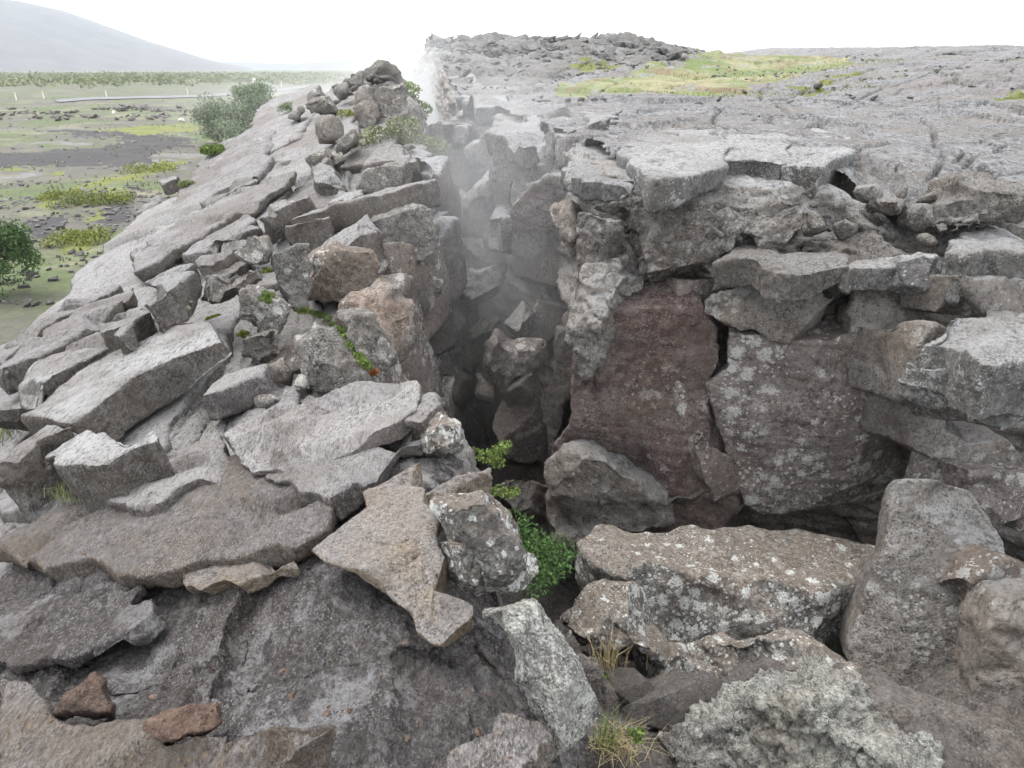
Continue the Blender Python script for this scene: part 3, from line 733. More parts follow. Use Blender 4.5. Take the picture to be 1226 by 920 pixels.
# ------------------------------------------------------------------ ROCKS, left ridge
UPR = (.25, -.95, .2)
S_ = dict(style='slab', mat='slab_grey', cat='rock slab')
def slab(pts, crop, label, h, t, **k):
    kw = dict(S_); kw.update(k); return block('rock_slab', crop, pts, 'T', kw.pop('mat'), label=label, h=h, t=t, **kw)
slab([(65, 590), (200, 480), (400, 350), (490, 278), (590, 245), (690, 240), (800, 262), (842, 300), (740, 335), (600, 385), (430, 475), (330, 555), (255, 612), (160, 600)], 'D',
     'largest pale grey slab lying tilted on the left ridge with a dark hollow under its edge', .29, .23, mat='slab_pale', rough=.10, chips=5)
slab([(142, 752), (225, 690), (305, 640), (430, 650), (445, 665), (550, 636), (560, 672), (470, 700), (400, 735), (395, 755), (330, 765), (200, 760)], 'D',
     'small pale wedge of rock just below the largest tilted slab, grass at its foot', .27, .26, mat='slab_pale', style='slab', chips=4, rough=.1)
slab([(-40, 745), (90, 665), (170, 612), (245, 600), (252, 625), (140, 665), (100, 705), (0, 765), (-40, 790)], 'D', 'thick block at the left edge of the photo with a dark brown broken face', .30, .34, tilt=(-.1, 0, 0))
slab([(-60, 500), (0, 462), (150, 375), (350, 288), (432, 310), (380, 345), (160, 455), (0, 552), (-60, 590)], 'D', 'long pale slab running behind and parallel to the largest tilted slab', .30, .19, mat='slab_pale')
slab([(345, 283), (385, 237), (512, 200), (538, 215), (440, 285), (425, 305)], 'D', 'small flat block wedged between two long slabs above the largest tilted slab', .42, .18)
slab([(448, 185), (480, 135), (620, 55), (685, 45), (692, 70), (522, 195)], 'D', 'grey block with a square broken end standing proud above the largest tilted slab', .50, .26, amp=.8)
slab([(-40, 440), (0, 412), (100, 325), (325, 185), (470, 125), (480, 140), (410, 195), (350, 235), (285, 290), (150, 370), (0, 465)], 'D', 'second long slab up the slope with dark notches along its broken edge', .28, .14)
slab([(-40, 380), (0, 345), (100, 262), (330, 150), (440, 108), (420, 135), (330, 175), (200, 240), (110, 300), (0, 400)], 'D', 'thin long slab third from the largest tilted slab, ending at the left edge of the photo', .22, .12)
slab([(225, 775), (350, 700), (470, 672), (488, 690), (400, 730), (290, 790), (235, 800)], 'L', 'narrow slab whose end juts out beside the moss and white flecked crag', .32, .14)
slab([(180, 760), (290, 680), (440, 590), (458, 602), (480, 660), (350, 700), (240, 765)], 'L', 'flat grey slab with an upright corner halfway up the left ridge', .27, .15)
slab([(0, 740), (150, 640), (330, 540), (480, 470), (560, 440), (632, 430), (600, 470), (480, 560), (330, 640), (200, 720), (130, 755), (0, 830)], 'L', 'longest smooth slab crossing the middle of the left slope', .24, .12)
slab([(250, 560), (330, 500), (400, 470), (482, 450), (485, 468), (380, 510), (290, 568)], 'L', 'short slab with a dark ragged edge on the upper left slope', .25, .13)
slab([(465, 608), (560, 545), (680, 505), (692, 520), (545, 582), (490, 622)], 'L', 'block with a large dark square face near the crest of the left ridge', .42, .32)
slab([(270, 410), (330, 375), (430, 330), (470, 320), (440, 350), (380, 385), (290, 425)], 'L', 'slab with a black undercut lip at the outer edge of the left slope', .02, .22)
slab([(5, 600), (60, 545), (100, 522), (108, 540), (70, 575), (20, 612)], 'L', 'dark lipped slab lowest on the outer slope beside the black gravel', -.22, .3)
slab([(80, 470), (110, 452), (170, 442), (178, 455), (130, 470), (95, 487)], 'L', 'small dark lipped slab on the outer slope beside the yellow moss', -.22, .3)
slab([(855, 400), (990, 335), (1092, 370), (1112, 400), (1080, 440), (1040, 442), (1000, 388), (900, 418)], 'L', 'rounded pale block on top of the crest beside the fissure', .35, .4, style='boulder', amp=.7)
slab([(740, 560), (800, 510), (880, 500), (890, 520), (800, 555)], 'L', 'pale flat stone lying behind the long crest block', .3, .12)
slab([(670, 440), (750, 388), (795, 440), (745, 462), (700, 470)], 'L', 'tilted pyramid shaped block on the upper slope', .32, .35, style='rough', amp=.6)
LEFT = [True]
W_ = dict(mat='crest_rock', style='rough', amp=.7)
def wb(pts, crop, label, D, t=.5, n=UPR, name='rock_block', **k):
    kw = dict(W_); kw['left'] = LEFT[0]; kw.update(k); return block(name, crop, pts, 'W', kw.pop('mat'), label=label, D=D, t=t, n=n, **kw)
def bo(pts, crop, label, D, r, name='boulder', **k):
    kw = dict(mat='crest_rock', style='boulder', left=LEFT[0]); kw.update(k); return block(name, crop, pts, 'B', kw.pop('mat'), label=label, D=D, r=r, **kw)
SM = dict(mat='slab_grey', style='flat')
wb([(632, 620), (750, 585), (900, 540), (1130, 485), (1145, 575), (1010, 612), (870, 642), (760, 668), (640, 682)], 'L', 'long grey beam of rock lying along the crest above a black slot', 7.2, .7, n=(.15, -1, .12), chips=4, rough=.1, **SM)
wb([(575, 660), (750, 622), (772, 700), (762, 742), (690, 772), (615, 740)], 'L', 'square block under the left end of the long crest beam', 6.7, .5, **SM)
wb([(700, 850), (690, 772), (770, 700), (900, 620), (972, 700), (962, 800), (930, 862)], 'L', 'broad pale block below the black slot of the crest beam', 6.4, .6, **SM)
wb([(920, 612), (1010, 600), (1100, 580), (1152, 600), (1162, 740), (1080, 790), (980, 800), (975, 690)], 'L', 'dark faced block under the right end of the crest beam', 7.3, .5)
wb([(1000, 800), (1150, 740), (1190, 920), (1000, 920), (940, 852)], 'L', 'grey wall block on the left side of the fissure under the dark faced block', 7.0, .6)
wb([(855, 470), (900, 418), (1000, 388), (1042, 440), (1030, 492), (950, 512), (880, 520)], 'L', 'blocky rock with a dark front standing on the crest beam', 8.0, .5)
wb([(1090, 370), (1130, 430), (1180, 500), (1210, 640), (1226, 800), (1190, 900), (1150, 740), (1150, 600), (1110, 440)], 'L', 'steep narrow face where the left ridge drops into the steamy fissure', 8.3, .7, mat='mist_wall')
for pts, lab, D in (([(780, 320), (850, 270), (872, 312), (812, 352)], 'small cube of rock tilted over the hollow below the crag', 10.5),
                    ([(750, 362), (802, 350), (822, 392), (772, 412)], 'lower cube of rock in the broken steps below the crag', 10.0),
                    ([(672, 362), (742, 340), (762, 382), (702, 412)], 'flat faced cube leftmost in the broken steps below the crag', 10.0),
                    ([(715, 250), (762, 215), (806, 250), (800, 300), (730, 302)], 'upright cube on the ridge directly below the crag', 11.5)):
    wb(pts, 'L', lab, D, .45, n=(.3, -.9, .3), mat='crest_rock', style='flat')
bo([(855, 130), (880, 108), (915, 115), (932, 160), (910, 192), (865, 186)], 'L', 'smooth rounded boulder perched on the front of the crag', 14.5, .3, round_=True)
CR_ = [([(866, 62), (905, 30), (950, 10), (1000, 45), (1045, 100), (1000, 132), (930, 112), (880, 102)], 'jagged topmost rock of the crag at the end of the left ridge', 17.0, .5),
       ([(820, 92), (880, 52), (932, 110), (932, 142), (850, 132)], 'dark rock just left of the topmost rock of the crag', 16.5, .45),
       ([(940, 122), (1040, 95), (1092, 160), (1142, 222), (1112, 272), (1000, 282), (930, 250), (920, 182)], 'big dark body of the crag behind the green bush', 16.0, .7),
       ([(660, 182), (700, 152), (750, 148), (788, 192), (760, 216), (690, 216)], 'pale rounded rock lowest on the shoulder of the crag', 14.0, .35),
       ([(778, 122), (830, 92), (852, 136), (800, 162)], 'dark angular rock on the shoulder of the crag', 15.0, .35),
       ([(870, 192), (930, 192), (960, 280), (930, 332), (882, 292)], 'dark rock under the rounded boulder of the crag', 14.0, .4),
       ([(660, 165), (690, 128), (725, 130), (740, 155), (700, 175)], 'small dark rock at the outer edge of the crag shoulder', 15.5, .25),
       ([(590, 225), (640, 180), (665, 200), (640, 240)], 'grey rock on the skyline of the left ridge', 14.5, .25),
       ([(1060, 170), (1090, 165), (1130, 220), (1140, 300), (1100, 350), (1080, 260)], 'steep rock flank of the crag beside the white steam', 15.5, .5)]
for pts, lab, D, r in CR_: bo(pts, 'L', lab, D, r, name='crag_rock', style='rough', rough=.3, chips=16)
# the tilted layers of the lava flow: parts of the ridge itself
def world_slab(c, d, L, W, t, n, seed, mat, parent, name='rock_layer'):
    rs = np.random.default_rng(seed); n = n / np.linalg.norm(n); d = d - n * np.dot(d, n); d /= np.linalg.norm(d); e = np.cross(n, d)
    m = 10; pts = []
    for a, b in ((-.5, -.5), (-.15, -.55), (.2, -.5), (.52, -.4), (.5, .1), (.46, .5), (.1, .52), (-.2, .46), (-.5, .5), (-.54, 0)):
        pts.append(c + d * L * (a + rs.normal() * .04) + e * W * (b + rs.normal() * .05))
    fr = jag(pts, n, .14, rs); bk = [p - n * t for p in fr]
    dist = float(np.linalg.norm(c)); me = solid(fr, bk, dist, 'slab', 1.0, 3, 1.15, float(np.clip(dist / 4.5, .5, 2.0)), rs, 0.0, t)
    me.name = name; o = link(name, me, mat)
    co = np.empty(len(me.vertices) * 3, np.float32); me.vertices.foreach_get('co', co); co = co.reshape(-1, 3); k = co.mean(0); me.vertices.foreach_set('co', (co - k).ravel()); me.update(); o.location = Vector(k.tolist()); o.parent = parent
    return o
_r = np.random.default_rng(77); yy = 5.2; kk = 0
while yy < 18:
    xx = float(xcL(yy)) - .25 + _r.uniform(-.2, .1) - .75 * (yy < 10.5)
    while xx > float(xoL(yy)) + .3:
        L_, W_s = _r.uniform(2.6, 4.6) * (1 + yy / 40), _r.uniform(.55, 1.15) * (1 + yy / 30)
        p = np.array([xx - W_s / 2, yy + _r.uniform(-.7, .7), 0]); p[2] = zL(p[0], p[1])
        n_ = nL(p) + np.array([-.055, 0, 0]) + _r.normal(size=3) * .012
        p = p + nL(p) * _r.uniform(.0, .05) * (1 + yy / 25)
        world_slab(p, np.array([-.15 + _r.normal() * .04, 1.0, 0]), L_, W_s, .13 * (1 + yy / 25), n_, 900 + kk, 'slab_grey', left_ridge); kk += 1
        xx -= W_s * _r.uniform(.86, 1.0)
    yy += 3.0 * (1 + yy / 40)
# broken blocks in the wall under the crest, parts of the ridge too
for k, y in enumerate(np.linspace(4.6, 14, 18)):
    for row in range(2):
        hgt = _r.uniform(.7, 1.3); p = np.array([float(xcL(y)) + .16 + row * .16 + _r.uniform(-.05, .08), y + _r.uniform(-.2, .2), 0]); p[2] = zL(p[0], y) - .6 - row * 1.25 - _r.uniform(0, .3)
        world_slab(p, np.array([_r.uniform(-.25, .1), 1.0, _r.uniform(-.1, .1)]), _r.uniform(.7, 1.2), hgt, .6, np.array([1.0, _r.uniform(-.55, -.1), _r.uniform(.0, .3)]), 1500 + k * 2 + row, 'mist_wall' if y > 7 else 'wall_slab', left_ridge, 'wall_rock')
for k in range(46):          # rocks heaped up in the crag
    y = _r.uniform(13.2, 18.2); x = float(xcL(y)) - abs(_r.normal()) * .6 + .1; f = (y - 12) / 6
    o = bpy.data.objects.new('crag_stone', CH[k % 6]); COL.objects.link(o); r = _r.uniform(.14, .34) * (.8 + .3 * f)
    o.location = (x, y, float(zL(x, y)) + _r.uniform(-.12, .08)); o.scale = (r * _r.uniform(.9, 1.5), r, r * _r.uniform(.6, 1.0)); o.rotation_euler = tuple(_r.uniform(-.6, .6, 2)) + (_r.uniform(0, 6.28),)
    tag(o, 'rough dark rock heaped up in the crag at the far end of the left ridge', 'rock', 'rocks heaped up in the crag')
# near part of the crest
wb([(150, 112), (230, 20), (290, 8), (328, 100), (290, 142), (250, 152)], 'M', 'white flecked upright rock at the top of the near crag', 5.2, .35, chips=18)
wb([(0, 202), (100, 185), (150, 230), (240, 150), (272, 220), (180, 272), (110, 302), (0, 312)], 'M', 'dark knobbly rock above the cushion plants', 4.9, .3, chips=18)
wb([(190, 302), (240, 258), (350, 320), (412, 352), (380, 452), (310, 472), (258, 440), (198, 422)], 'M', 'dark cracked rock below the moss on the near crag', 4.7, .35, chips=18)
bo([(455, 480), (530, 408), (640, 460), (732, 580), (742, 642), (620, 684), (500, 672), (448, 622)], 'M', 'rounded brown boulder left of the green moss strip', 4.35, .35, round_=True)
wb([(330, 110), (480, 68), (512, 130), (490, 260), (470, 332), (400, 302), (348, 212)], 'M', 'pale lichen blotched rock beside the near crag', 5.3, .4)
wb([(488, 110), (640, 80), (852, 98), (802, 200), (822, 232), (700, 312), (620, 302), (500, 292), (478, 202)], 'M', 'wide brownish rock face above the green moss strip', 5.8, .6, mat='orange_rock')
bo([(690, 312), (832, 212), (920, 260), (972, 340), (984, 470), (935, 572), (900, 610), (820, 522), (720, 442), (650, 398)], 'M', 'rounded boulder stained orange and white on the lip of the fissure', 5.2, .4, mat='orange_rock')
wb([(650, 398), (800, 390), (882, 540), (942, 664), (850, 676), (760, 602), (700, 502)], 'M', 'grey lichen rock right of the green moss strip', 4.6, .4)
wb([(830, 0), (960, 0), (1062, 170), (1062, 330), (1000, 432), (960, 382), (920, 262), (830, 212), (800, 182), (858, 92)], 'M', 'steep brown wall rock on the left side of the fissure', 6.9, .7, mat='wall_slab', style='flat')
slab([(0, 722), (100, 642), (250, 565), (302, 602), (285, 640), (150, 700), (0, 752)], 'M', 'narrow slab pointing down into the hollow beside the largest tilted slab', .16, .14, mat='slab_near')
wb([(200, 490), (340, 440), (352, 562), (300, 602), (200, 562)], 'M', 'crumbly brown rock at the upper end of the largest tilted slab', 4.4, .3, chips=18)
bo([(300, 602), (380, 560), (432, 640), (420, 702), (340, 692)], 'M', 'small knob of rock beside the white stones', 4.0, .15)
bo([(250, 760), (330, 740), (380, 760), (330, 800), (255, 800)], 'M', 'low brown stone behind the grey tongue shaped slab', 3.7, .1)
bo([(425, 665), (455, 640), (480, 655), (500, 690), (470, 712), (432, 700)], 'M', 'small pale stone in the dip behind the grey tongue shaped slab', 3.85, .04, name='pale_stone', mat='lichen_crust', amp=.6, style='rough', rough=.35)
# foreground layers
N_ = dict(mat='slab_near')
slab([(790, 655), (850, 600), (1010, 560), (1200, 500), (1360, 465), (1480, 455), (1510, 500), (1480, 560), (1410, 610), (1320, 645), (1170, 690), (990, 760), (855, 745)], 'D', 'grey tongue shaped slab lying over the foreground ledges', .15, .09, rough=.1, **N_)
slab([(215, 572), (300, 500), (355, 488), (372, 530), (300, 602), (240, 592)], 'E', 'ragged knob of rock at the fissure end of the tongue shaped slab', .13, .14, style='rough', **N_)
slab([(890, 790), (1170, 700), (1400, 630), (1490, 592), (1505, 640), (1400, 770), (1260, 820), (1180, 895), (980, 830)], 'D', 'brown layer of lava directly under the tongue shaped slab', .08, .1, style='rough', amp=.6, strata=.02, **N_)
slab([(370, 885), (500, 780), (640, 700), (780, 650), (796, 700), (790, 782), (700, 800), (640, 832), (580, 892), (500, 922)], 'D', 'speckled grey ledge between the wedge of rock and the tongue shaped slab', .10, .1, **N_)
slab([(-95, 138), (-40, 75), (60, -40), (205, -120), (280, -190), (325, -70), (355, 90), (410, 235), (465, 335), (410, 395), (305, 368), (205, 268), (90, 215), (-30, 175)], 'H', 'pinkish lava slab with a tan crumbling edge beside the fissure', .09, .11, mat='tan_ledge', style='rough', amp=.45, strata=.02, rough=.2)
slab([(-60, 130), (120, 40), (300, -100), (480, -180), (800, -190), (1060, -230), (1190, -150), (1182, 0), (1055, 130), (860, 150), (710, 175), (608, 220), (445, 215), (300, 170), (160, 200), (20, 190)], 'G', 'broad brownish lava ledge across the middle of the foreground', .055, .075, style='rough', amp=.6, rough=.3, mat='ledge_brown')
slab([(-80, 632), (150, 655), (270, 745), (490, 752), (560, 855), (770, 812), (1170, 722), (1245, 815), (1190, 1000), (-80, 1000)], 'G', 'pale layered slab nearest the camera in the lower left corner', .075, .09, rough=.34, style='rough', amp=.7, mat='ledge_brown')
slab([(410, 835), (560, 722), (742, 700), (752, 760), (690, 872), (600, 950), (380, 960)], 'H', 'flat slab nearest the camera beside the lichen shoulder', .06, .09, rough=.3, style='rough', amp=.7, mat='ledge_brown')
bo([(160, 702), (240, 640), (330, 572), (385, 600), (400, 680), (446, 735), (380, 746), (270, 742), (210, 762)], 'G', 'triangular porous red brown stone at the lower left', 1.42, .07, name='loose_stone', mat='porous_stone', style='crusty', rough=.3)
bo([(510, 762), (600, 702), (680, 674), (772, 680), (802, 760), (740, 802), (640, 832), (550, 872), (515, 832)], 'G', 'flat topped porous brown stone with a dark underside at the lower left', 1.40, .08, name='loose_stone', mat='porous_stone', style='crusty', rough=.3)
slab([(560, 190), (700, 205), (860, 160), (1040, 140), (1060, 190), (980, 215), (880, 250), (800, 290), (740, 300), (640, 260)], 'G', 'tan crumbly underlayer showing below the broad brownish ledge', .02, .06, style='rough', amp=.5, mat='tan_ledge')
slab([(0, 330), (150, 300), (420, 260), (560, 300), (600, 380), (380, 470), (160, 520), (-60, 560), (-60, 380)], 'G', 'low worn step of dark rock at the left of the foreground', .012, .04, rough=.45, style='rough', amp=.5, mat='foreground_rock')
# the near wall of the fissure
bo([(60, 402), (130, 320), (205, 350), (224, 440), (160, 472), (80, 472)], 'K', 'white crusted knob overhanging the fissure from the foreground ledge', 2.95, .2, mat='lichen_boulder', style='rough')
wb([(75, 592), (200, 545), (300, 500), (320, 560), (280, 612), (130, 664), (85, 642)], 'K', 'flat tan shelf jutting into the fissure below the white crusted knob', 2.75, .4, n=(.2, -.6, .75), mat='tan_ledge', style='rough', amp=.5)
bo([(120, 640), (290, 600), (332, 660), (400, 780), (455, 925), (300, 935), (250, 852), (170, 762)], 'K', 'lichen streaked boulder in the near wall of the fissure under the tan shelf', 2.55, .3, mat='lichen_boulder', style='rough')
bo([(365, 112), (450, 100), (492, 200), (528, 300), (440, 285), (385, 202)], 'H', 'narrow tan and white rock at the corner of the pinkish slab', 2.15, .14, mat='lichen_boulder', style='rough')
bo([(470, 332), (600, 292), (700, 302), (775, 390), (845, 500), (880, 602), (940, 712), (905, 842), (760, 865), (690, 720), (640, 600), (640, 480), (590, 380)], 'H', 'rounded shoulder of rock crusted with pale lichen above the dry grass', 1.74, .17, mat='lichen_crust', style='crusty', rough=.2, round_=True)
LEFT[0] = False
# ------------------------------------------------------------------ ROCKS, right side
V_ = dict(mat='rim_slab', cat='rock slab')
def hz(pts, crop, label, z, t, **k):
    kw = dict(V_, chips=5); kw.update(k); return block(kw.pop('name', 'rim_slab'), crop, pts, 'H', kw.pop('mat'), label=label, z=z, t=t, **kw)
hz([(385, 268), (470, 340), (570, 398), (700, 382), (880, 335), (900, 250), (900, 170), (760, 160), (600, 170), (460, 205)], 'N', 'big overhanging rim slab with a pointed front above the lumpy lava', -.69, .22, style='rough', amp=.5, rough=.10, chips=4)
hz([(878, 318), (1000, 312), (1150, 327), (1165, 240), (1165, 180), (1020, 170), (890, 180), (885, 250)], 'N', 'rim slab with a split front right of the pointed overhanging slab', -.695, .22, style='rough', amp=.5, rough=.10, chips=3)
hz([(368, 583), (510, 592), (550, 562), (605, 550), (612, 520), (600, 470), (480, 455), (372, 470)], 'C', 'dark ended rim slab above the jumble of broken stones', -.705, .26, style='rough', amp=.5, rough=.10, chips=3)
hz([(720, 386), (830, 380), (872, 402), (925, 440), (1000, 420), (1000, 380), (900, 358), (800, 364)], 'B', 'square cornered slab overhanging a dark recess far along the rim', -.635, .42, q=.9)
hz([(940, 470), (1000, 462), (1050, 466), (1060, 440), (960, 440)], 'B', 'small flat topped block behind the pointed overhanging slab', -.76, .3)
hz([(125, 352), (170, 320), (390, 305), (480, 380), (470, 440), (420, 432), (300, 402), (215, 408)], 'N', 'pale ledge with a dark lip under the pointed overhanging slab', -.83, .16, style='rough', amp=.6, name='ledge')
hz([(430, 322), (482, 352), (600, 347), (622, 312), (600, 280), (430, 288)], 'J', 'far rim slab with a square edge near the mound of rubble', -.56, .32)
hz([(540, 486), (620, 432), (800, 392), (812, 500), (780, 560), (700, 542), (640, 502)], 'J', 'pale sloping top of the tall rock column in the fissure', -.76, .3, tilt=(-.05, -.1, 0), mat='mist_wall')
lab = 'cauliflower textured lava bulging out below the pointed overhanging slab'
wb([(215, 450), (380, 438), (520, 468), (640, 520), (760, 528), (922, 610), (902, 700), (822, 782), (800, 882), (700, 905), (560, 842), (420, 772), (395, 650), (300, 540), (225, 540)], 'N', lab, 5.42, .7, n=(-.2, -.9, .35), mat='lumpy_lava', style='lumpy', amp=.9, name='lava_ledge')
wb([(188, 560), (300, 540), (400, 650), (420, 772), (500, 832), (380, 930), (140, 930), (188, 700)], 'N', 'lumpy lava corner where the right wall turns into the fissure', 5.45, .6, n=(-.45, -.85, .2), mat='lumpy_lava', style='lumpy', name='lava_ledge')
wb([(600, 530), (760, 520), (1000, 470), (1220, 500), (1226, 620), (1130, 700), (930, 640), (900, 640)], 'N', 'rough brown lava shelf under the split rim slab', 5.35, .7, n=(-.1, -.75, .65), mat='lumpy_lava', style='lumpy', amp=.7, name='lava_ledge')
hz([(832, 776), (1000, 756), (1060, 802), (1225, 832), (1420, 800), (1430, 690), (1200, 650), (950, 670)], 'N', 'thin curled ledge above the square cracked block of the right wall', -1.22, .22, style='rough', amp=.7, name='ledge', mat='lumpy_lava')
wb([(120, 182), (250, 130), (450, 150), (602, 190), (622, 302), (580, 332), (480, 342), (330, 322), (310, 292), (200, 272), (118, 232)], 'F', 'square lichen grey block left of the vertical crack in the right wall', 4.95, .8, n=(-.2, -.9, .3), mat='wall_grey', style='rough', amp=.8)
wb([(616, 150), (700, 130), (852, 160), (882, 240), (872, 322), (760, 332), (645, 322), (624, 282)], 'F', 'lichen grey block right of the vertical crack in the right wall', 4.85, .8, n=(-.2, -.9, .3), mat='wall_grey', style='rough', amp=.7)
hz([(215, 652), (300, 612), (550, 578), (692, 560), (640, 622), (560, 637), (300, 668)], 'O', 'thin pale ledge slab above the vertical crack', -1.25, .16, style='rough', amp=.6, name='ledge')
wb([(638, 640), (720, 600), (842, 610), (932, 660), (882, 720), (872, 800), (872, 892), (760, 842), (700, 792), (648, 760)], 'O', 'rounded pale knob of rock under the stacked ledges at the right', 4.6, .5, mat='rim_slab', style='rough', chips=16)
hz([(805, 562), (880, 450), (1050, 385), (1300, 365), (1300, 560), (1100, 560), (980, 546), (930, 602)], 'O', 'upper of two stacked pale ledges at the right edge of the photo', -1.09, .3, style='rough', amp=.7, name='ledge')
hz([(920, 672), (985, 570), (1300, 556), (1300, 662), (1200, 692), (1050, 716), (940, 716)], 'O', 'lower of two stacked pale ledges at the right edge of the photo', -1.25, .26, style='rough', amp=.7, name='ledge')
wb([(870, 700), (1120, 716), (1320, 716), (1320, 920), (870, 910)], 'O', 'shadowed wall rock under the lower stacked ledge', 4.45, .5, mat='wall_grey', style='flat')
wb([(1118, 252), (1150, 140), (1320, 95), (1320, 380), (1080, 395), (985, 430), (1000, 380), (1060, 282)], 'O', 'dark rock post rising to the rim at the right edge of the photo', 4.9, .7, mat='lumpy_lava', style='rough')
wb([(-20, 600), (0, 440), (170, 470), (300, 440), (480, 470), (700, 470), (800, 520), (800, 600), (560, 590), (215, 650)], 'O', 'low rough shelf of lava below the jumble of broken stones', 5.1, .6, n=(-.1, -.6, .8), mat='lumpy_lava', style='lumpy', amp=.6, name='lava_ledge')
JB = [([(255, 232), (285, 188), (400, 192), (442, 240), (430, 280), (330, 290)], 'pale topped stone in the jumble below the plateau edge', 5.45, .2),
      ([(340, 280), (440, 250), (562, 292), (562, 352), (490, 402), (400, 372), (335, 330)], 'largest round stone in the jumble below the plateau edge', 5.35, .22),
      ([(0, 322), (90, 350), (142, 462), (60, 470), (0, 452)], 'long grey stone leaning under the dark ended rim slab', 5.25, .2),
      ([(230, 300), (300, 300), (345, 400), (420, 450), (330, 445), (240, 380)], 'thin leaning stone in the middle of the jumble', 5.3, .12),
      ([(160, 420), (240, 370), (320, 420), (300, 460), (200, 500)], 'low mossy stone at the foot of the jumble', 5.2, .12),
      ([(520, 270), (560, 195), (580, 205), (550, 275)], 'small splinter of rock standing in the scree', 5.5, .06),
      ([(630, 285), (700, 240), (740, 255), (735, 285), (670, 295)], 'flat grey stone lying on the scree', 5.5, .1),
      ([(640, 480), (680, 470), (745, 505), (740, 525), (690, 510)], 'flat pale stone at the foot of the scree', 5.1, .07),
      ([(560, 300), (700, 300), (740, 400), (620, 450), (540, 400)], 'brown lumpy rock in the middle of the scree', 5.4, .2)]
for pts, lab, D, r in JB: bo(pts, 'O', lab, D, r, name='broken_stone', mat='lumpy_lava', rough=.25)
hz([(872, 262), (1010, 210), (1150, 205), (1300, 230), (1300, 385), (1080, 402), (1020, 352), (950, 292)], 'F', 'large flat topped pale slab low at the right edge of the photo', -1.42, .36, style='rough', amp=.7, name='ledge', chips=4)
wb([(1008, 530), (1050, 450), (1120, 430), (1300, 440), (1300, 632), (1100, 632), (1030, 602)], 'F', 'pale lichen covered block under the large flat topped slab', 3.65, .5, mat='rim_slab', style='rough')
wb([(868, 268), (960, 290), (1022, 360), (1085, 410), (1060, 442), (1010, 532), (975, 572), (850, 542), (858, 400)], 'F', 'grey wall rock left of the large flat topped slab', 4.3, .7, mat='wall_grey', style='flat')
wb([(846, 545), (965, 568), (972, 640), (1040, 682), (1100, 642), (1300, 642), (1300, 812), (1030, 790), (920, 745), (846, 705)], 'F', 'dark undercut rock below the pale lichen covered block', 4.4, .7, mat='wall_grey', style='flat')
wb([(1030, 780), (1300, 800), (1300, 1000), (1000, 990), (1010, 860)], 'F', 'shadowed grey rock behind the leaning slab at the right', 4.05, .5, mat='wall_slab', style='flat')
wb([(112, 500), (190, 440), (200, 305), (330, 322), (480, 342), (620, 335), (720, 332), (862, 335), (852, 560), (852, 700), (812, 828), (745, 1014), (600, 992), (442, 960), (320, 917), (265, 886), (232, 832), (192, 722), (112, 602)], 'F',
   'great smooth wall slab with white lichen spots overhanging the fissure', 4.9, .55, n=(-.22, -.97, -.04), mat='wall_slab', style='flat', amp=1.1, chips=9, name='wall_slab', strata=.007)
wb([(744, 200), (790, 78), (812, 230), (900, 260), (952, 390), (942, 462), (890, 512), (830, 462), (788, 380)], 'Q', 'leaf shaped flake of rock hanging beside the great wall slab', 4.95, .3, mat='wall_slab', style='flat', amp=.6)
wb([(845, 90), (930, 40), (1030, 120), (1330, 140), (1335, 300), (1310, 640), (1390, 900), (1310, 990), (1150, 965), (1000, 960), (850, 1010), (770, 990), (765, 850), (790, 700), (850, 500), (860, 290)], 'E',
   'dark red brown wall of rock facing the fissure', 5.25, .9, n=(-.25, -.96, .04), mat='wall_red', style='flat', amp=1.3, chips=9, name='wall_slab', strata=.007)
bo([(62, 260), (140, 160), (260, 150), (330, 172), (460, 290), (542, 320), (610, 420), (640, 560), (520, 600), (330, 590), (180, 695), (80, 642), (52, 500), (80, 380)], 'Q', 'grey lichen flecked bulge at the foot of the red brown wall', 5.22, .34, mat='wall_grey', style='flat', amp=1.4, round_=True, chips=6, name='rock_block')
wb([(845, 60), (930, 50), (972, 120), (972, 210), (940, 340), (850, 490), (832, 400), (822, 250)], 'E', 'grey lichen edge of the red brown wall along the fissure', 5.15, .5, n=(-.5, -.85, .1), mat='wall_grey', style='lumpy', rough=.35, chips=16)
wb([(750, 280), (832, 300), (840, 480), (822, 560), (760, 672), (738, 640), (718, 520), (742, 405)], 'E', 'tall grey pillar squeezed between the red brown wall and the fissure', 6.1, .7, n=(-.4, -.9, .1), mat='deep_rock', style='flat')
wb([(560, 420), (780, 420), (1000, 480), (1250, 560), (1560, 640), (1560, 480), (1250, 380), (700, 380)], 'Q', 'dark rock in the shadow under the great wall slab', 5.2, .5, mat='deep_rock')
wb([(815, 350), (885, 345), (890, 600), (850, 645), (815, 600)], 'O0', 'narrow rock filling the joint between the red brown wall and the great wall slab', 5.2, .6, mat='wall_slab', style='flat')
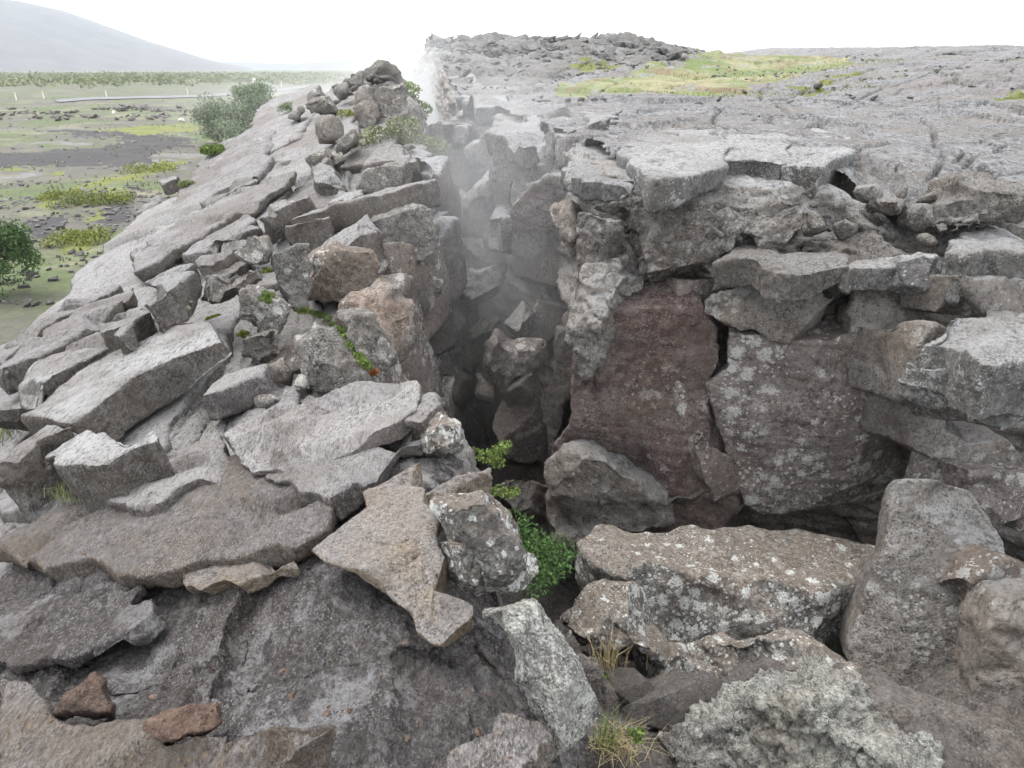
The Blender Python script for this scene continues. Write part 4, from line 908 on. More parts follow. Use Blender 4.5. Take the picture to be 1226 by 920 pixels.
# boulders in the mouth of the fissure
hz([(218, 655), (300, 575), (480, 570), (620, 580), (880, 585), (1200, 600), (1640, 680), (1570, 805), (1320, 880), (1110, 822), (880, 800), (610, 715), (500, 812), (440, 815), (310, 765)], 'Q',
   'largest boulder in the fissure, with a long flat brown top', -3.2, 1.1, mat='lichen_boulder', style='boulder', amp=.7, chips=6, taper=1.04, name='boulder', cat='boulder', dirn=(0, .1, -1), rough=.08)
wb([(1040, 262), (1110, 190), (1220, 228), (1420, 252), (1600, 272), (1705, 280), (1690, 400), (1640, 470), (1500, 525), (1300, 500), (1120, 455), (1040, 350)], 'H', 'lichen white bulging front of the largest boulder in the fissure', 3.78, .5, n=(-.1, -.93, .36), mat='lichen_boulder', style='boulder', amp=.8, chips=4, cat='boulder', name='boulder')
bo([(770, 370), (830, 330), (940, 240), (1050, 250), (1120, 450), (1330, 560), (1350, 620), (1200, 740), (1130, 780), (1060, 700), (1010, 560), (990, 470), (850, 460), (790, 400)], 'H', 'mottled boulder sloping down towards the grass in the fissure', 3.3, .4, mat='lichen_boulder', cat='boulder', round_=True)
wb([(640, 545), (628, 480), (690, 260), (740, 160), (772, -60), (800, -85), (930, -82), (1060, -40), (1140, 90), (1170, 190), (1230, 340), (1110, 400), (1050, 560), (985, 700), (800, 610)], 'I', 'big leaning slab with round lichen spots at the lower right', 3.55, .38, n=(-.22, -.85, .47), mat='wall_grey', style='flat', amp=.7, rough=.08, chips=5, name='leaning_slab', cat='rock slab')
wb([(1010, 292), (1150, 180), (1280, 230), (1280, 350), (1150, 345), (1110, 392), (1060, 402)], 'I', 'reddish wedge of rock jammed behind the right corner rock', 3.4, .3, mat='wall_slab', style='flat')
wb([(1110, 402), (1150, 340), (1300, 325), (1300, 1050), (960, 1050), (960, 760), (1010, 720), (1050, 600)], 'I', 'pale lichen rock filling the lower right corner', 2.85, .4, n=(-.3, -.85, .35), mat='wall_grey', style='rough', amp=.7)
wb([(480, 420), (520, 300), (700, 255), (730, 300), (650, 560), (480, 560)], 'I', 'mossy dark rock in the gap between the largest boulder and the leaning slab', 3.9, .4, mat='mossy_rock', style='boulder')
bo([(640, 560), (800, 610), (980, 705), (960, 830), (800, 830), (680, 700)], 'I', 'half buried grey stone under the leaning slab', 3.2, .25, mat='wall_grey')
bo([(-480, 960), (-270, 860), (-60, 800), (170, 670), (300, 600), (400, 560), (470, 528), (540, 548), (620, 560), (650, 630), (700, 690), (790, 740), (960, 790), (965, 850), (1060, 900), (1000, 1250), (300, 1450), (-400, 1300)], 'I', 'near rock crusted all over with pale green lichen at the bottom right', 2.05, .36, mat='lichen_crust', amp=2.3, style='crusty', rough=.16, chips=8, cat='rock', round_=True)
for pts, lab, D, r, m in (([(1050, 440), (1260, 440), (1640, 420), (1850, 560), (1640, 700), (1330, 720), (1100, 640)], 'pale base rock sloping down below the front of the largest boulder', 3.45, .4, 'lichen_boulder'),
                          ([(1840, 620), (1930, 600), (2150, 700), (2160, 820), (1950, 800)], 'low grey rock between the leaning slab and the near lichen rock', 2.95, .25, 'wall_grey'),
                          ([(780, 560), (860, 500), (960, 560), (1060, 720), (1100, 860), (900, 880), (820, 720)], 'dark rock behind the dry grass tuft', 2.55, .25, 'deep_rock'),
                          ([(1980, 800), (2300, 840), (2420, 1000), (2000, 1000)], 'shadowed rock in the lower right corner below the leaning slab', 2.5, .25, 'wall_grey')):
    bo(pts, 'H', lab, D, r, mat=m, style='boulder', cat='boulder')
for pts, lab in (([(765, 206), (800, 182), (820, 180), (855, 200)], 'left and smaller of two dark knolls on the skyline at the right'), ([(855, 202), (890, 178), (930, 166), (985, 188), (1010, 204)], 'right and larger of two dark knolls on the skyline at the right')):
    bo(pts, 'C', lab, 85, 1.2, name='lava_knoll', mat='rubble', style='rough', cat='knoll', q=.8)
# inside the fissure
wb([(425, 62), (500, 30), (614, 55), (577, 130), (480, 182), (436, 122)], 'E', 'slab leaning across the fissure with a pale lower edge', 8.5, .35, n=(.2, -.7, .6), mat='mist_wall', style='flat')
wb([(588, 252), (660, 160), (718, 150), (642, 287)], 'E', 'small bright tilted slab lying on the boulders in the fissure', 7.1, .2, n=(-.3, -.5, .8), mat='slab_grey', style='flat')
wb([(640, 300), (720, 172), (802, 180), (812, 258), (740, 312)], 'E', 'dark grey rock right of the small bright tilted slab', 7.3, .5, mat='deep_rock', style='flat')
bo([(528, 300), (570, 272), (620, 318), (747, 308), (752, 372), (692, 442), (650, 462), (600, 522), (560, 502), (518, 402)], 'E', 'reddish boulder in the middle of the fissure', 6.8, .4, mat='wall_slab')
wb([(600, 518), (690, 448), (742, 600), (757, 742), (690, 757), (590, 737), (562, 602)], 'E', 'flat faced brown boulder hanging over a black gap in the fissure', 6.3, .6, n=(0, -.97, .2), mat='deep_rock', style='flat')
bo([(272, 440), (320, 400), (392, 393), (482, 440), (442, 542), (395, 572), (288, 492)], 'E', 'moss covered boulder deep in the fissure', 7.3, .35, mat='mossy_rock')
bo([(485, 430), (510, 408), (557, 470), (562, 542), (500, 512)], 'E', 'narrow striped stone beside the moss covered boulder', 6.9, .2, mat='deep_rock')
bo([(390, 372), (460, 270), (520, 228), (602, 228), (572, 282), (520, 332), (490, 425), (420, 412)], 'E', 'long mossy rock sloping down behind the moss covered boulder', 8.0, .35, mat='mossy_rock')
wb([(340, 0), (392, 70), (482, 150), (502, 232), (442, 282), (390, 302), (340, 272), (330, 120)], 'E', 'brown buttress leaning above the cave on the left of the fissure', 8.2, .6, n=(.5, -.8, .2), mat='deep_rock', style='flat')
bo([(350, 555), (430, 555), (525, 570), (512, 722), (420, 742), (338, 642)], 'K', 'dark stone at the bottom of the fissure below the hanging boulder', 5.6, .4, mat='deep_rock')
bo([(380, 400), (480, 380), (530, 470), (500, 620), (400, 560)], 'H', 'small grey stone in the shadow above the dry grass', 2.9, .15, mat='deep_rock') if False else None
CW = dict(mat='mist_wall', style='flat')
wb([(213, 482), (320, 428), (402, 440), (400, 545), (482, 600), (502, 652), (432, 732), (350, 765), (258, 662), (213, 602)], 'J', 'brown rock wall at the far end of the fissure', 12.3, 1.2, n=(-.35, -.9, .2), mat='mist_wall', style='flat')
wb([(316, 412), (482, 400), (492, 452), (470, 472), (440, 442), (318, 447)], 'J', 'pale capstone on the brown rock wall far down the fissure', 12.1, .7, n=(-.1, -.7, .7), **CW)
wb([(395, 452), (472, 446), (432, 552), (394, 542)], 'J', 'pale tooth of rock below the capstone', 12.0, .4, **CW)
wb([(475, 545), (540, 490), (555, 620), (540, 650), (505, 640), (480, 600)], 'J', 'grey rib of rock behind the tall column', 11.3, .7, **CW)
wb([(540, 488), (642, 510), (662, 600), (642, 930), (558, 930), (545, 700), (560, 600)], 'J', 'tall rock column standing in the steam', 9.4, 1.0, n=(-.5, -.85, .1), **CW)
wb([(640, 508), (702, 545), (782, 560), (792, 722), (782, 930), (658, 930), (662, 600)], 'J', 'broad grey wall right of the tall column', 9.2, 1.0, n=(-.2, -.97, .08), **CW)
wb([(808, 478), (882, 488), (882, 580), (892, 722), (788, 727)], 'J', 'square block under the overhanging far rim slab', 9.0, .8, **CW)
wb([(930, 640), (960, 500), (1080, 560), (1130, 620), (1010, 700)], 'J', 'grey shoulder of rock beside the dark recess', 8.6, .6, **CW)
wb([(788, 730), (902, 720), (932, 660), (1012, 720), (1002, 930), (788, 930)], 'J', 'smooth grey wall face in the mist below the square block', 8.5, 1.0, **CW)
bo([(758, 742), (800, 700), (852, 700), (862, 800), (830, 884), (788, 832)], 'J', 'pale boulder stuck in the mist beside the lumpy lava corner', 6.9, .3, mat='mist_wall') if False else None
bo([(755, 720), (800, 695), (850, 700), (862, 860), (840, 890), (770, 790)], 'B', 'pale boulder stuck in the mist beside the lumpy lava corner', 6.6, .35, mat='orange_rock')
wb([(625, 660), (740, 630), (850, 640), (860, 1010), (720, 1030), (630, 990)], 'B', 'tall flat faced wall rock in the mist behind the pale boulder', 7.5, .8, n=(-.35, -.93, .05), **CW)
bo([(428, 792), (500, 702), (562, 660), (602, 900), (600, 1000), (420, 1000)], 'J', 'pointed rock pile rising at the foot of the tall column', 10.2, .6, mat='mist_wall')
wb([(600, 900), (790, 900), (850, 960), (830, 1100), (600, 1060)], 'J', 'mist veiled foot of the broad grey wall', 8.2, .8, **CW)

# ------------------------------------------------------------------ loose stones
def stone(p, r, k, name, label, group, mat=None, cat='stone'):
    me = CH[k % 6] if mat is None else MCH.setdefault((k % 6, mat), None) or CH[k % 6].copy()
    if mat is not None:
        if not MCH[(k % 6, mat)]: me.materials.clear(); me.materials.append(MATS[mat]); MCH[(k % 6, mat)] = me
    o = bpy.data.objects.new(name, me); COL.objects.link(o); o.location = Vector([float(q) for q in p]); o.scale = (r, r, r)
    o.rotation_euler = (random.uniform(-.3, .3), random.uniform(-.3, .3), random.uniform(0, 6.28))
    return tag(o, label, cat, group)
MCH = {}
for k, (u, v, w) in enumerate([(655, 127, 26), (680, 124, 14), (697, 122, 13), (712, 122, 11), (724, 122, 10), (735, 121, 8), (748, 121, 9), (753, 121, 18), (820, 121, 14), (835, 129, 16), (860, 123, 9), (648, 120, 9), (790, 118, 9)]):
    p = hitR(u, v); stone(p + np.array([0, 0, .04]), w / F * p[1] * .55, k, 'rim_stone', 'dark stone in the row lined up along the back of the flat rim', 'dark stones lined up along the back of the flat rim')
p = hitR(977, 109); stone(p + np.array([0, 0, .1]), .16, 3, 'dark_stone', 'single black stone on the pale sloping rock of the plateau', None)
p = hitR(1060, 176); stone(p + np.array([0, 0, .03]), .055, 2, 'white_stone', 'small white stone lying alone on the cracked plateau', None, 'quartz')
rs = np.random.default_rng(5)
for k in range(70):          # on the plain near the ridge
    u, v = rs.uniform(-10, 200), rs.uniform(205, 345)
    if u > 60 + (345 - v) * .9: continue
    p = hitP(u, v); stone(p + np.array([0, 0, .02]), float(rs.uniform(.07, .22)) * (1.5 if rs.random() < .15 else 1), k, 'plain_stone', 'grey lava stone scattered on the plain below the ridge', 'stones scattered on the plain below the ridge')
for k in range(60):          # outer plain
    u, v = rs.uniform(-5, 250), rs.uniform(120, 205)
    p = hitP(u, v); stone(p, float(rs.uniform(.12, .35)), k, 'far_stone', 'dark lava stone lying about the gravel track', 'stones lying about the gravel track')
for k in range(26):          # along the crest and slope
    y = rs.uniform(8.5, 17); x = float(xcL(y)) - abs(rs.normal()) * .45 - .05
    stone((x, y, float(zL(x, y)) + .04), float(rs.uniform(.03, .08)) * (1 + y / 14), k, 'crest_stone', 'loose grey stone along the crest of the left ridge', 'loose stones along the crest of the left ridge', 'crest_rock')
for k in range(60):          # scree and ledges on the right
    u, v = rs.uniform(950, 1215), rs.uniform(215, 300); p = at(u, v, float(rs.uniform(5.15, 5.5)))
    z = -.86 - (5.62 - p[1]) * .8; stone((p[0], p[1], z), float(rs.uniform(.02, .06)), k, 'scree_stone', 'small stone in the scree below the plateau edge', 'stones in the scree below the plateau edge', 'lumpy_lava')
for k in range(22):          # fissure floor
    y = rs.uniform(2.2, 9.5); xl, xr = float(xcL(y)) + .35, float(rim_x(max(y, 5.75))) - .1 if y > 5.75 else 2.0
    if xr < xl + .2: xr = xl + .3
    x = rs.uniform(xl, xr); z = float(ip(y, [.9, 1.6, 2.5, 3.5, 5, 8, 12], [-2.15, -2.35, -2.8, -3.7, -4.5, -4.6, -4.2]))
    stone((x, y, z + .1), float(rs.uniform(.10, .34)), k, 'floor_stone', 'fallen stone on the dark floor of the fissure', 'fallen stones on the floor of the fissure', 'deep_rock')
def scatter(name, pts, sizes, mat, label=None):
    """a rubble field nobody could count: chunks of 12 to 20 faces joined"""
    bm = bmesh.new(); bmesh.ops.create_icosphere(bm, subdivisions=1, radius=1.0); base = np.array([v.co for v in bm.verts]); fc = np.array([[v.index for v in f.verts] for f in bm.faces]); bm.free()
    N = len(pts); r_ = np.random.default_rng(N)
    V = base[None] * (1 + r_.normal(size=(N, len(base), 1)) * .22); V = V * np.array([1.15, .9, .45])[None, None] * r_.uniform(.6, 1.3, size=(N, 1, 3))
    a = r_.uniform(0, 6.28, N); c, s = np.cos(a)[:, None], np.sin(a)[:, None]
    x, y = V[..., 0] * c - V[..., 1] * s, V[..., 0] * s + V[..., 1] * c
    t = r_.normal(size=(N, 1)) * .35; z = V[..., 2] + x * t
    V = np.stack([x, y, z], -1) * np.asarray(sizes)[:, None, None] + np.asarray(pts)[:, None]
    Fc = (fc[None] + (np.arange(N) * len(base))[:, None, None]).reshape(-1, 3)
    return tag(link(name, mesh_np(name, V.reshape(-1, 3), Fc, False), mat), kind='stuff')
# rubble on the mound at the far end of the plateau
N = 7500; Y = rs.uniform(20, 44, N); X = rs.uniform(-5.0, 16, N); keep = (X > rim_x(Y) + .1) & (rs.random(N) < np.exp(-((Y - 33) / 8) ** 2) * np.clip((11 - X + n2(X, Y, 4, 3) * 5) / 7, 0.03, 1)) & ~in_poly(X, Y, [hitR(u, v)[:2] for u, v in px(*GRASS_R[1][2:])]); X, Y = X[keep], Y[keep]
scatter('mound_rubble', np.stack([X, Y, zR(X, Y) + .03], 1), rs.uniform(.03, .13, len(X)) * (1 + 2.2 * (rs.random(len(X)) < .08)), 'rubble')
N = 900; Y = rs.uniform(12, 26, N); X = rs.uniform(-1.5, 14, N); keep = (X > rim_x(Y) + .15) & (rs.random(N) < np.clip(n2(X, Y, 3, 3) * 1.6 + .2, 0, 1) * np.clip((Y - 11) / 6, 0, 1)); X, Y = X[keep], Y[keep]
scatter('plateau_rubble', np.stack([X, Y, zR(X, Y) + .03], 1), rs.uniform(.02, .08, len(X)), 'rubble')
N = 3000; Y = rs.uniform(70, 104, N); X = -Y * rs.uniform(.33, .78, N); d = n2(X, Y, 9, 3) * 1.3 + .1; keep = rs.random(N) < np.clip(d, 0, 1) * np.exp(-((Y - 88) / 9) ** 2); X, Y = X[keep], Y[keep]
scatter('lava_rubble', np.stack([X, Y, zplain(X, Y) + .15], 1), rs.uniform(.12, .5, len(X)), 'deep_rock')
N = 2600; Y = rs.uniform(15, 34, N); X = -Y * rs.uniform(.42, .85, N); keep = (rs.random(N) < np.clip(n2(X, Y, 3.5, 3) * 1.5 + .25, 0, 1)); X, Y = X[keep], Y[keep]
scatter('stony_ground', np.stack([X, Y, zplain(X, Y) + .02], 1), rs.uniform(.03, .13, len(X)), 'rubble')

# ------------------------------------------------------------------ VEGETATION
def leaves(cen, size, seed, elong=1.6, up=.3):
    r_ = np.random.default_rng(seed); cen = np.asarray(cen, float); N = len(cen); size = np.broadcast_to(size, (N,))
    a = r_.normal(size=(N, 3)); a[:, 2] += up; a /= np.linalg.norm(a, axis=1)[:, None]
    b = np.cross(a, r_.normal(size=(N, 3))); b /= np.linalg.norm(b, axis=1)[:, None]; c = np.cross(a, b)
    s = (size * r_.uniform(.6, 1.3, N))[:, None]
    V = np.stack([cen - a * s * elong, cen + b * s * .55 + c * s * .12, cen + a * s * elong, cen - b * s * .55 + c * s * .12], 1)
    return V.reshape(-1, 3), np.arange(N * 4).reshape(N, 4)
def blades(base, h, w, seed, lean=.5, gravity=.5):
    r_ = np.random.default_rng(seed); base = np.asarray(base, float); N = len(base); out = []
    az = r_.uniform(0, 6.28, N); l = np.abs(r_.normal(size=N)) * lean; hh = h * r_.uniform(.5, 1.2, N)
    d = np.stack([np.cos(az), np.sin(az), 0 * az], 1); sd_ = np.stack([-np.sin(az), np.cos(az), 0 * az], 1)
    pts = [base, base + d * (l * hh * .35)[:, None] + np.array([0, 0, .55])[None] * hh[:, None], base + d * (l * hh * 1.0)[:, None] + np.array([0, 0, 1.0])[None] * (hh * (1 - gravity * l * .6))[:, None]]
    V = np.stack([pts[0] - sd_ * w, pts[0] + sd_ * w, pts[1] + sd_ * w * .7, pts[1] - sd_ * w * .7, pts[2] + sd_ * w * .12, pts[2] - sd_ * w * .12], 1).reshape(-1, 3)
    i = np.arange(N)[:, None] * 6
    return V, np.concatenate([i + np.array([[0, 1, 2, 3]]), i + np.array([[3, 2, 4, 5]])])
def ell(c, r, n, seed, shell=.5):
    r_ = np.random.default_rng(seed); p = r_.normal(size=(n, 3)); p /= np.linalg.norm(p, axis=1)[:, None]
    return np.array(c) + p * np.array(r) * (r_.uniform(shell ** 3, 1, n) ** (1 / 3))[:, None]
def tube(bm, a, b, r0, r1, k=6):
    a, b = Vector(a), Vector(b); d = (b - a).normalized(); s = d.orthogonal().normalized(); t = d.cross(s); ra = []
    for p, r in ((a, r0), (b, r1)): ra.append([bm.verts.new(p + (s * math.cos(2 * math.pi * i / k) + t * math.sin(2 * math.pi * i / k)) * r) for i in range(k)])
    for i in range(k): bm.faces.new((ra[0][i], ra[0][(i + 1) % k], ra[1][(i + 1) % k], ra[1][i]))
    bm.faces.new(ra[1]); bm.faces.new(ra[0][::-1])
def empty(name, loc, label, cat, group=None):
    o = bpy.data.objects.new(name, None); COL.objects.link(o); o.location = Vector([float(q) for q in loc]); return tag(o, label, cat, group)
def localize(V, root): return np.asarray(V) - np.array(root.location)
def bush(name, label, cat, base, clumps, nleaf, lsize, mat, seed, group=None, stems=5, stem_r=.02):
    root = empty(name, base, label, cat, group); V, Fs, k = [], [], 0
    for i, (c, r) in enumerate(clumps):
        sub = []
        r_ = np.random.default_rng(seed + i)
        for j in range(9):
            q = ell(c, r, 1, seed + i * 31 + j, .55)[0]; sub.append(ell(q, np.array(r) * .5, max(4, nleaf // (9 * len(clumps))), seed * 3 + i * 57 + j, .1))
        a, f = leaves(np.concatenate(sub), lsize, seed + i); V.append(a); Fs.append(f + k); k += len(a)
    link('foliage', mesh_np('foliage', localize(np.concatenate(V), root), np.concatenate(Fs), False), mat, root)
    bm = bmesh.new(); r_ = np.random.default_rng(seed)
    for i in range(stems):
        c, r = clumps[i % len(clumps)]; tip = ell(c, np.array(r) * .7, 1, seed + i)[0] - np.array(base); mid = tip * np.array([.35, .35, .5])
        tube(bm, (r_.normal() * stem_r, r_.normal() * stem_r, -.05), mid, stem_r, stem_r * .7); tube(bm, mid, tip, stem_r * .7, stem_r * .25)
    me = bpy.data.meshes.new('stem'); bm.to_mesh(me); bm.free(); link('stem', me, 'bark', root)
    return root
def moss(label, pts3, radii, nleaf, lsize, mat, seed, name='moss', cat='moss', group=None):
    C = np.concatenate([ell(p, np.array([r, r, r * .55]), nleaf, seed + i, .3) for i, (p, r) in enumerate(zip(pts3, radii))])
    a, f = leaves(C, lsize, seed, 1.2, .9); o = link(name, mesh_np(name, a, f, False), mat); rebase(o); return tag(o, label, cat, group)
def tuft(label, base, n, h, w, spread, mat, seed, name='grass_tuft', cat='grass', group=None, lean=.5, gravity=.5):
    r_ = np.random.default_rng(seed); b = np.array(base) + r_.normal(size=(n, 3)) * np.array(spread)
    V, f = blades(b, h, w, seed, lean, gravity); o = link(name, mesh_np(name, V, f, False), mat); rebase(o); return tag(o, label, cat, group)
_dg = [None]
def surf(u, v, lift=.0):
    """the point of the built rock that lies on this line of sight"""
    if _dg[0] is None: bpy.context.view_layer.update(); _dg[0] = bpy.context.evaluated_depsgraph_get()
    d = Vector(ray(u, v).tolist()).normalized(); ok, p, n, *_ = sc.ray_cast(_dg[0], Vector((0, 0, 0)), d)
    return np.array(p + n * lift) if ok else None
# far left: willow shrub in the mist, birch at the edge of the photo, small plants
b0 = hitP(290, 172); k = b0[1] / F
cl = [((b0[0] + dx * k, b0[1] + dy, ZP + hz_ * k), (rx * k, 1.3, rz * k)) for dx, dy, hz_, rx, rz in ((-25, 0, 26, 26, 26), (0, .5, 30, 30, 28), (25, 0, 33, 26, 28), (8, -1, 18, 36, 20), (40, .6, 20, 16, 22), (-38, .3, 18, 14, 18), (12, .8, 45, 22, 16))]
bush('willow_shrub', 'large rounded grey green shrub on the plain beyond the left ridge', 'shrub', b0, cl, 21000, .06, 'leaf_shrub', 11, stems=9, stem_r=.07)
b0 = hitP(-8, 352); k = b0[1] / F * 1.4
cl = [((b0[0] + dx * k, b0[1], b0[2] + hz_ * k), (rx * k, .6, rz * k)) for dx, hz_, rx, rz in ((0, 25, 30, 24), (10, 50, 26, 22), (-10, 75, 24, 24), (20, 30, 22, 18), (3, 88, 14, 14), (26, 45, 14, 14))]
bush('birch_bush', 'dark green leafy bush cut off by the left edge of the photo', 'shrub', b0, cl, 8000, .035, 'leaf_birch', 12, stems=6, stem_r=.03)
p = hitL(342, 138); moss('small green plant on the skyline of the left ridge beside the large shrub', [p + np.array([0, 0, .12]), p + np.array([.06, 0, .18])], [.16, .13], 90, .03, 'leaf_shrub', 13, 'small_plant', 'plant')
for i, (u, v, w, lab, m) in enumerate([(100, 245, 26, 'bright green plant clump on the dark gravel left of the slope', 'leaf_scrub'), (95, 285, 30, 'lower yellow green plant clump near the foot of the slope', 'leaf_moss'), (130, 243, 24, 'yellow green cushion right of the bright green plant clump', 'leaf_moss'),
                                      (180, 205, 26, 'mossy hump where the plain meets the outer slope', 'leaf_moss'), (75, 238, 20, 'yellowish moss left of the bright green plant clump', 'leaf_moss'), (255, 182, 10, 'small green weed in the outer edge of the slope', 'leaf_bright')]):
    p = hitP(u, v) if i < 5 else hitL(u, v); r = w / F * p[1] * 1.05
    moss(lab, [p + np.array([dx * r, dy * r, .04]) for dx, dy in ((0, 0), (-.7, .3), (.7, -.3), (.3, .8), (-.4, -.8))], [r * .6] * 5, 320, .045, m, 20 + i, 'plant_clump', 'plant')
p = surf(225, 222); moss('thin green weed growing on a slab of the outer slope', [p, p + np.array([-.04, .02, 0])], [.14, .13], 260, .022, 'leaf_scrub', 31, 'small_plant', 'plant')
# crest of the ridge
p = at(*px('L', [(1050, 165)])[0], 15.2); moss('green bush on the side of the crag beside the steam', [p + np.array([dx, -.1, dz]) for dx, dz in ((0, 0), (-.25, .12), (.25, -.15), (.05, .2), (-.05, -.2), (-.45, .0))], [.3] * 6, 420, .03, 'leaf_bright', 33, 'crag_bush', 'shrub')
p = at(*px('L', [(1020, 315)])[0], 11.2); moss('tall green weeds in the hollow behind the rounded pale block', [p + np.array([dx, dy, dz]) for dx, dy, dz in ((0, 0, 0), (-.3, 0, .05), (.3, 0, -.05), (.1, 0, .2), (-.5, 0, -.15), (.5, 0, -.1))], [.28] * 6, 380, .025, 'leaf_scrub', 34, 'hollow_weeds', 'plant')
p = at(*px('L', [(818, 215)])[0], 13.6); moss('yellow moss under the rounded boulder of the crag', [p, p + np.array([.15, 0, -.02])], [.15, .12], 200, .02, 'leaf_moss', 35)
for i, (c, xy, D, r, lab) in enumerate([('M', (300, 175), 4.95, .06, 'bright moss between the upright rocks of the near crag'), ('M', (300, 290), 4.6, .065, 'bright moss cushion in front of the near crag'), ('M', (60, 385), 4.45, .06, 'yellow green moss on the upper edge of the largest tilted slab'),
                                       ('M', (195, 462), 4.2, .045, 'small yellow moss tuft hanging at the corner of the largest tilted slab'), ('L', (520, 825), 5.1, .06, 'small green moss below the jutting narrow slab')]):
    r *= .72; uu, vv = px(c, [xy])[0]; k = r / D * F * .8
    P_ = [q for q in (surf(uu + dx * k, vv + dz * k) for dx, dz in ((0, 0), (-.8, .2), (.8, -.3), (.3, .6), (-.2, -.6))) if q is not None]
    P_ = [q for q in P_ if np.linalg.norm(q - P_[0]) < r * 3]
    moss(lab, P_, [r * .75] * len(P_), 330, .007, 'leaf_moss' if i > 1 else 'leaf_bright', 40 + i)
pts = [((470, 352), .05), ((500, 362), .05), ((530, 368), .05), ((560, 378), .055), ((590, 395), .055), ((615, 418), .05), ((640, 445), .05), ((662, 475), .045), ((685, 505), .045), ((705, 535), .04), ((725, 560), .04), ((745, 585), .035), ((765, 608), .03)]
P_ = [surf(*px('M', [a_])[0]) for a_, _ in pts]
moss('long green strip of moss creeping down between two boulders', P_, [r for _, r in pts], 330, .008, 'leaf_bright', 50)
P_ = [surf(*px('M', [a_])[0]) for a_ in ((790, 636),)]
moss('reddish tip of creeping plants at the lower end of the moss strip', P_, [.034], 260, .008, 'leaf_red', 51)
for i, (xy, r) in enumerate([((665, 205), .05), ((740, 130), .035), ((745, 175), .03), ((675, 185), .035)]):
    p = surf(*px('D', [xy])[0]); stone(p, r, i, 'cushion_plant', 'small round grey green cushion plant on the near crag', 'cushion plants on the near crag', 'cushion', 'plant')
p = surf(88, 594); tuft('small green grass tuft at the foot of the pale wedge of rock', p, 160, .06, .0022, (.05, .04, .004), 'leaf_scrub', 60)
p = surf(5, 520); tuft('green grass tuft at the left edge between two slabs', p, 120, .14, .004, (.10, .08, .01), 'leaf_scrub', 61)
# in the fissure
def sprig(label, cpts, D, r, n, ls, mat, seed, name, cat='plant'):
    return moss(label, [at(*px(c, [xy])[0], d) for c, xy, d in cpts], r, n, ls, mat, seed, name, cat)
sprig('bushy green fern filling the gap at the bottom of the fissure', [('K', (a, b), d) for a, b, d in ((385, 720, 3.5), (420, 760, 3.45), (460, 800, 3.45), (500, 820, 3.5), (440, 840, 3.35), (480, 870, 3.35), (520, 850, 3.45), (400, 780, 3.4), (450, 900, 3.2), (530, 800, 3.6))], None, [.15] * 10, 340, .0105, 'leaf_fern', 70, 'fissure_fern', 'fern')
sprig('upper leafy green sprig hanging out of the near wall of the fissure', [('K', (a, b), 3.1) for a, b in ((255, 470), (290, 480), (320, 470), (345, 455), (360, 440), (330, 500))], None, [.05, .05, .06, .05, .04, .05], 90, .0085, 'leaf_bright', 71, 'leafy_sprig')
sprig('lower leafy green sprig in front of the black gap', [('K', (a, b), 3.0) for a, b in ((310, 605), (340, 600), (370, 605), (395, 598))], None, [.04, .05, .045, .03], 80, .0085, 'leaf_bright', 72, 'leafy_sprig')
sprig('bright green plant in the dark pocket beside the mottled boulder', [('H', (a, b), 2.6) for a, b in ((880, 560), (910, 590), (940, 600), (900, 620), (880, 600), (945, 630))], None, [.06] * 6, 220, .010, 'leaf_bright', 73, 'pocket_plant')
sprig('small green leaves right of the dry grass tuft', [('H', (a, b), 2.0) for a, b in ((1040, 790), (1060, 795), (1072, 780))], None, [.03, .028, .024], 40, .010, 'leaf_bright', 74, 'small_plant')
p = surf(*px('H', [(985, 835)])[0]); tuft('dry straw coloured grass tuft in the lower middle of the photo', p, 190, .10, .0013, (.05, .035, .01), 'dry_blade', 75, lean=1.1)
p = surf(*px('H', [(955, 815)])[0]); tuft('green grass blades growing through the dry tuft', p, 110, .11, .0014, (.03, .03, .01), 'leaf_bright', 76, lean=.6)
p = surf(*px('H', [(960, 560)])[0]); tuft('thin pale grass stalks in front of the mottled boulder', p, 60, .22, .0018, (.05, .03, .01), 'dry_blade', 77, lean=.35)
# grit lying in the hollows of the foreground
gp = []
for k in range(420):
    u, v = rs.uniform(-5, 620), rs.uniform(600, 915); g = perlin(np.array([[u / 70, v / 50, 3.3]]))[0]
    if g < .05: continue
    q = surf(u, v)
    if q is not None and np.linalg.norm(q) < 3.2: gp.append(q)
scatter('grit', np.array(gp), rs.uniform(.002, .0055, len(gp)) * (1 + 1.6 * (rs.random(len(gp)) < .12)), 'porous_stone')
# grass on the far field, scrub on the plain
N = 16000; X = rs.uniform(2.0, 14, N); Y = rs.uniform(16, 33, N); keep = rs.random(N) < np.clip(n2(X, Y, 4, 3) + .35, 0, 1); X, Y = X[keep], Y[keep]
V, f = blades(np.stack([X, Y, zR(X, Y) - .01], 1), .05, .012, 80, 1.2); tag(link('field_grass', mesh_np('field_grass', V, f, False), 'leaf_moss'), kind='stuff')
N = 5200; Y = rs.uniform(190, 620, N); X = -Y * rs.uniform(-.02, .82, N); c = np.stack([X, Y, zplain(X, Y)], 1)
d = n2(X, Y, 60, 3) + .4; c = c[rs.random(N) < np.clip(d, 0, 1)]
C = np.concatenate([c + rs.normal(size=c.shape) * np.array([1.4, 1.4, .5]) + np.array([0, 0, rs.uniform(.5, 1.4)]) for _ in range(9)]); C[:, 2] = np.maximum(C[:, 2], ZP + .1)
V, f = leaves(C, .55, 81, 1.2, .2); tag(link('scrubland', mesh_np('scrubland', V, f, False), 'leaf_scrub'), kind='stuff')
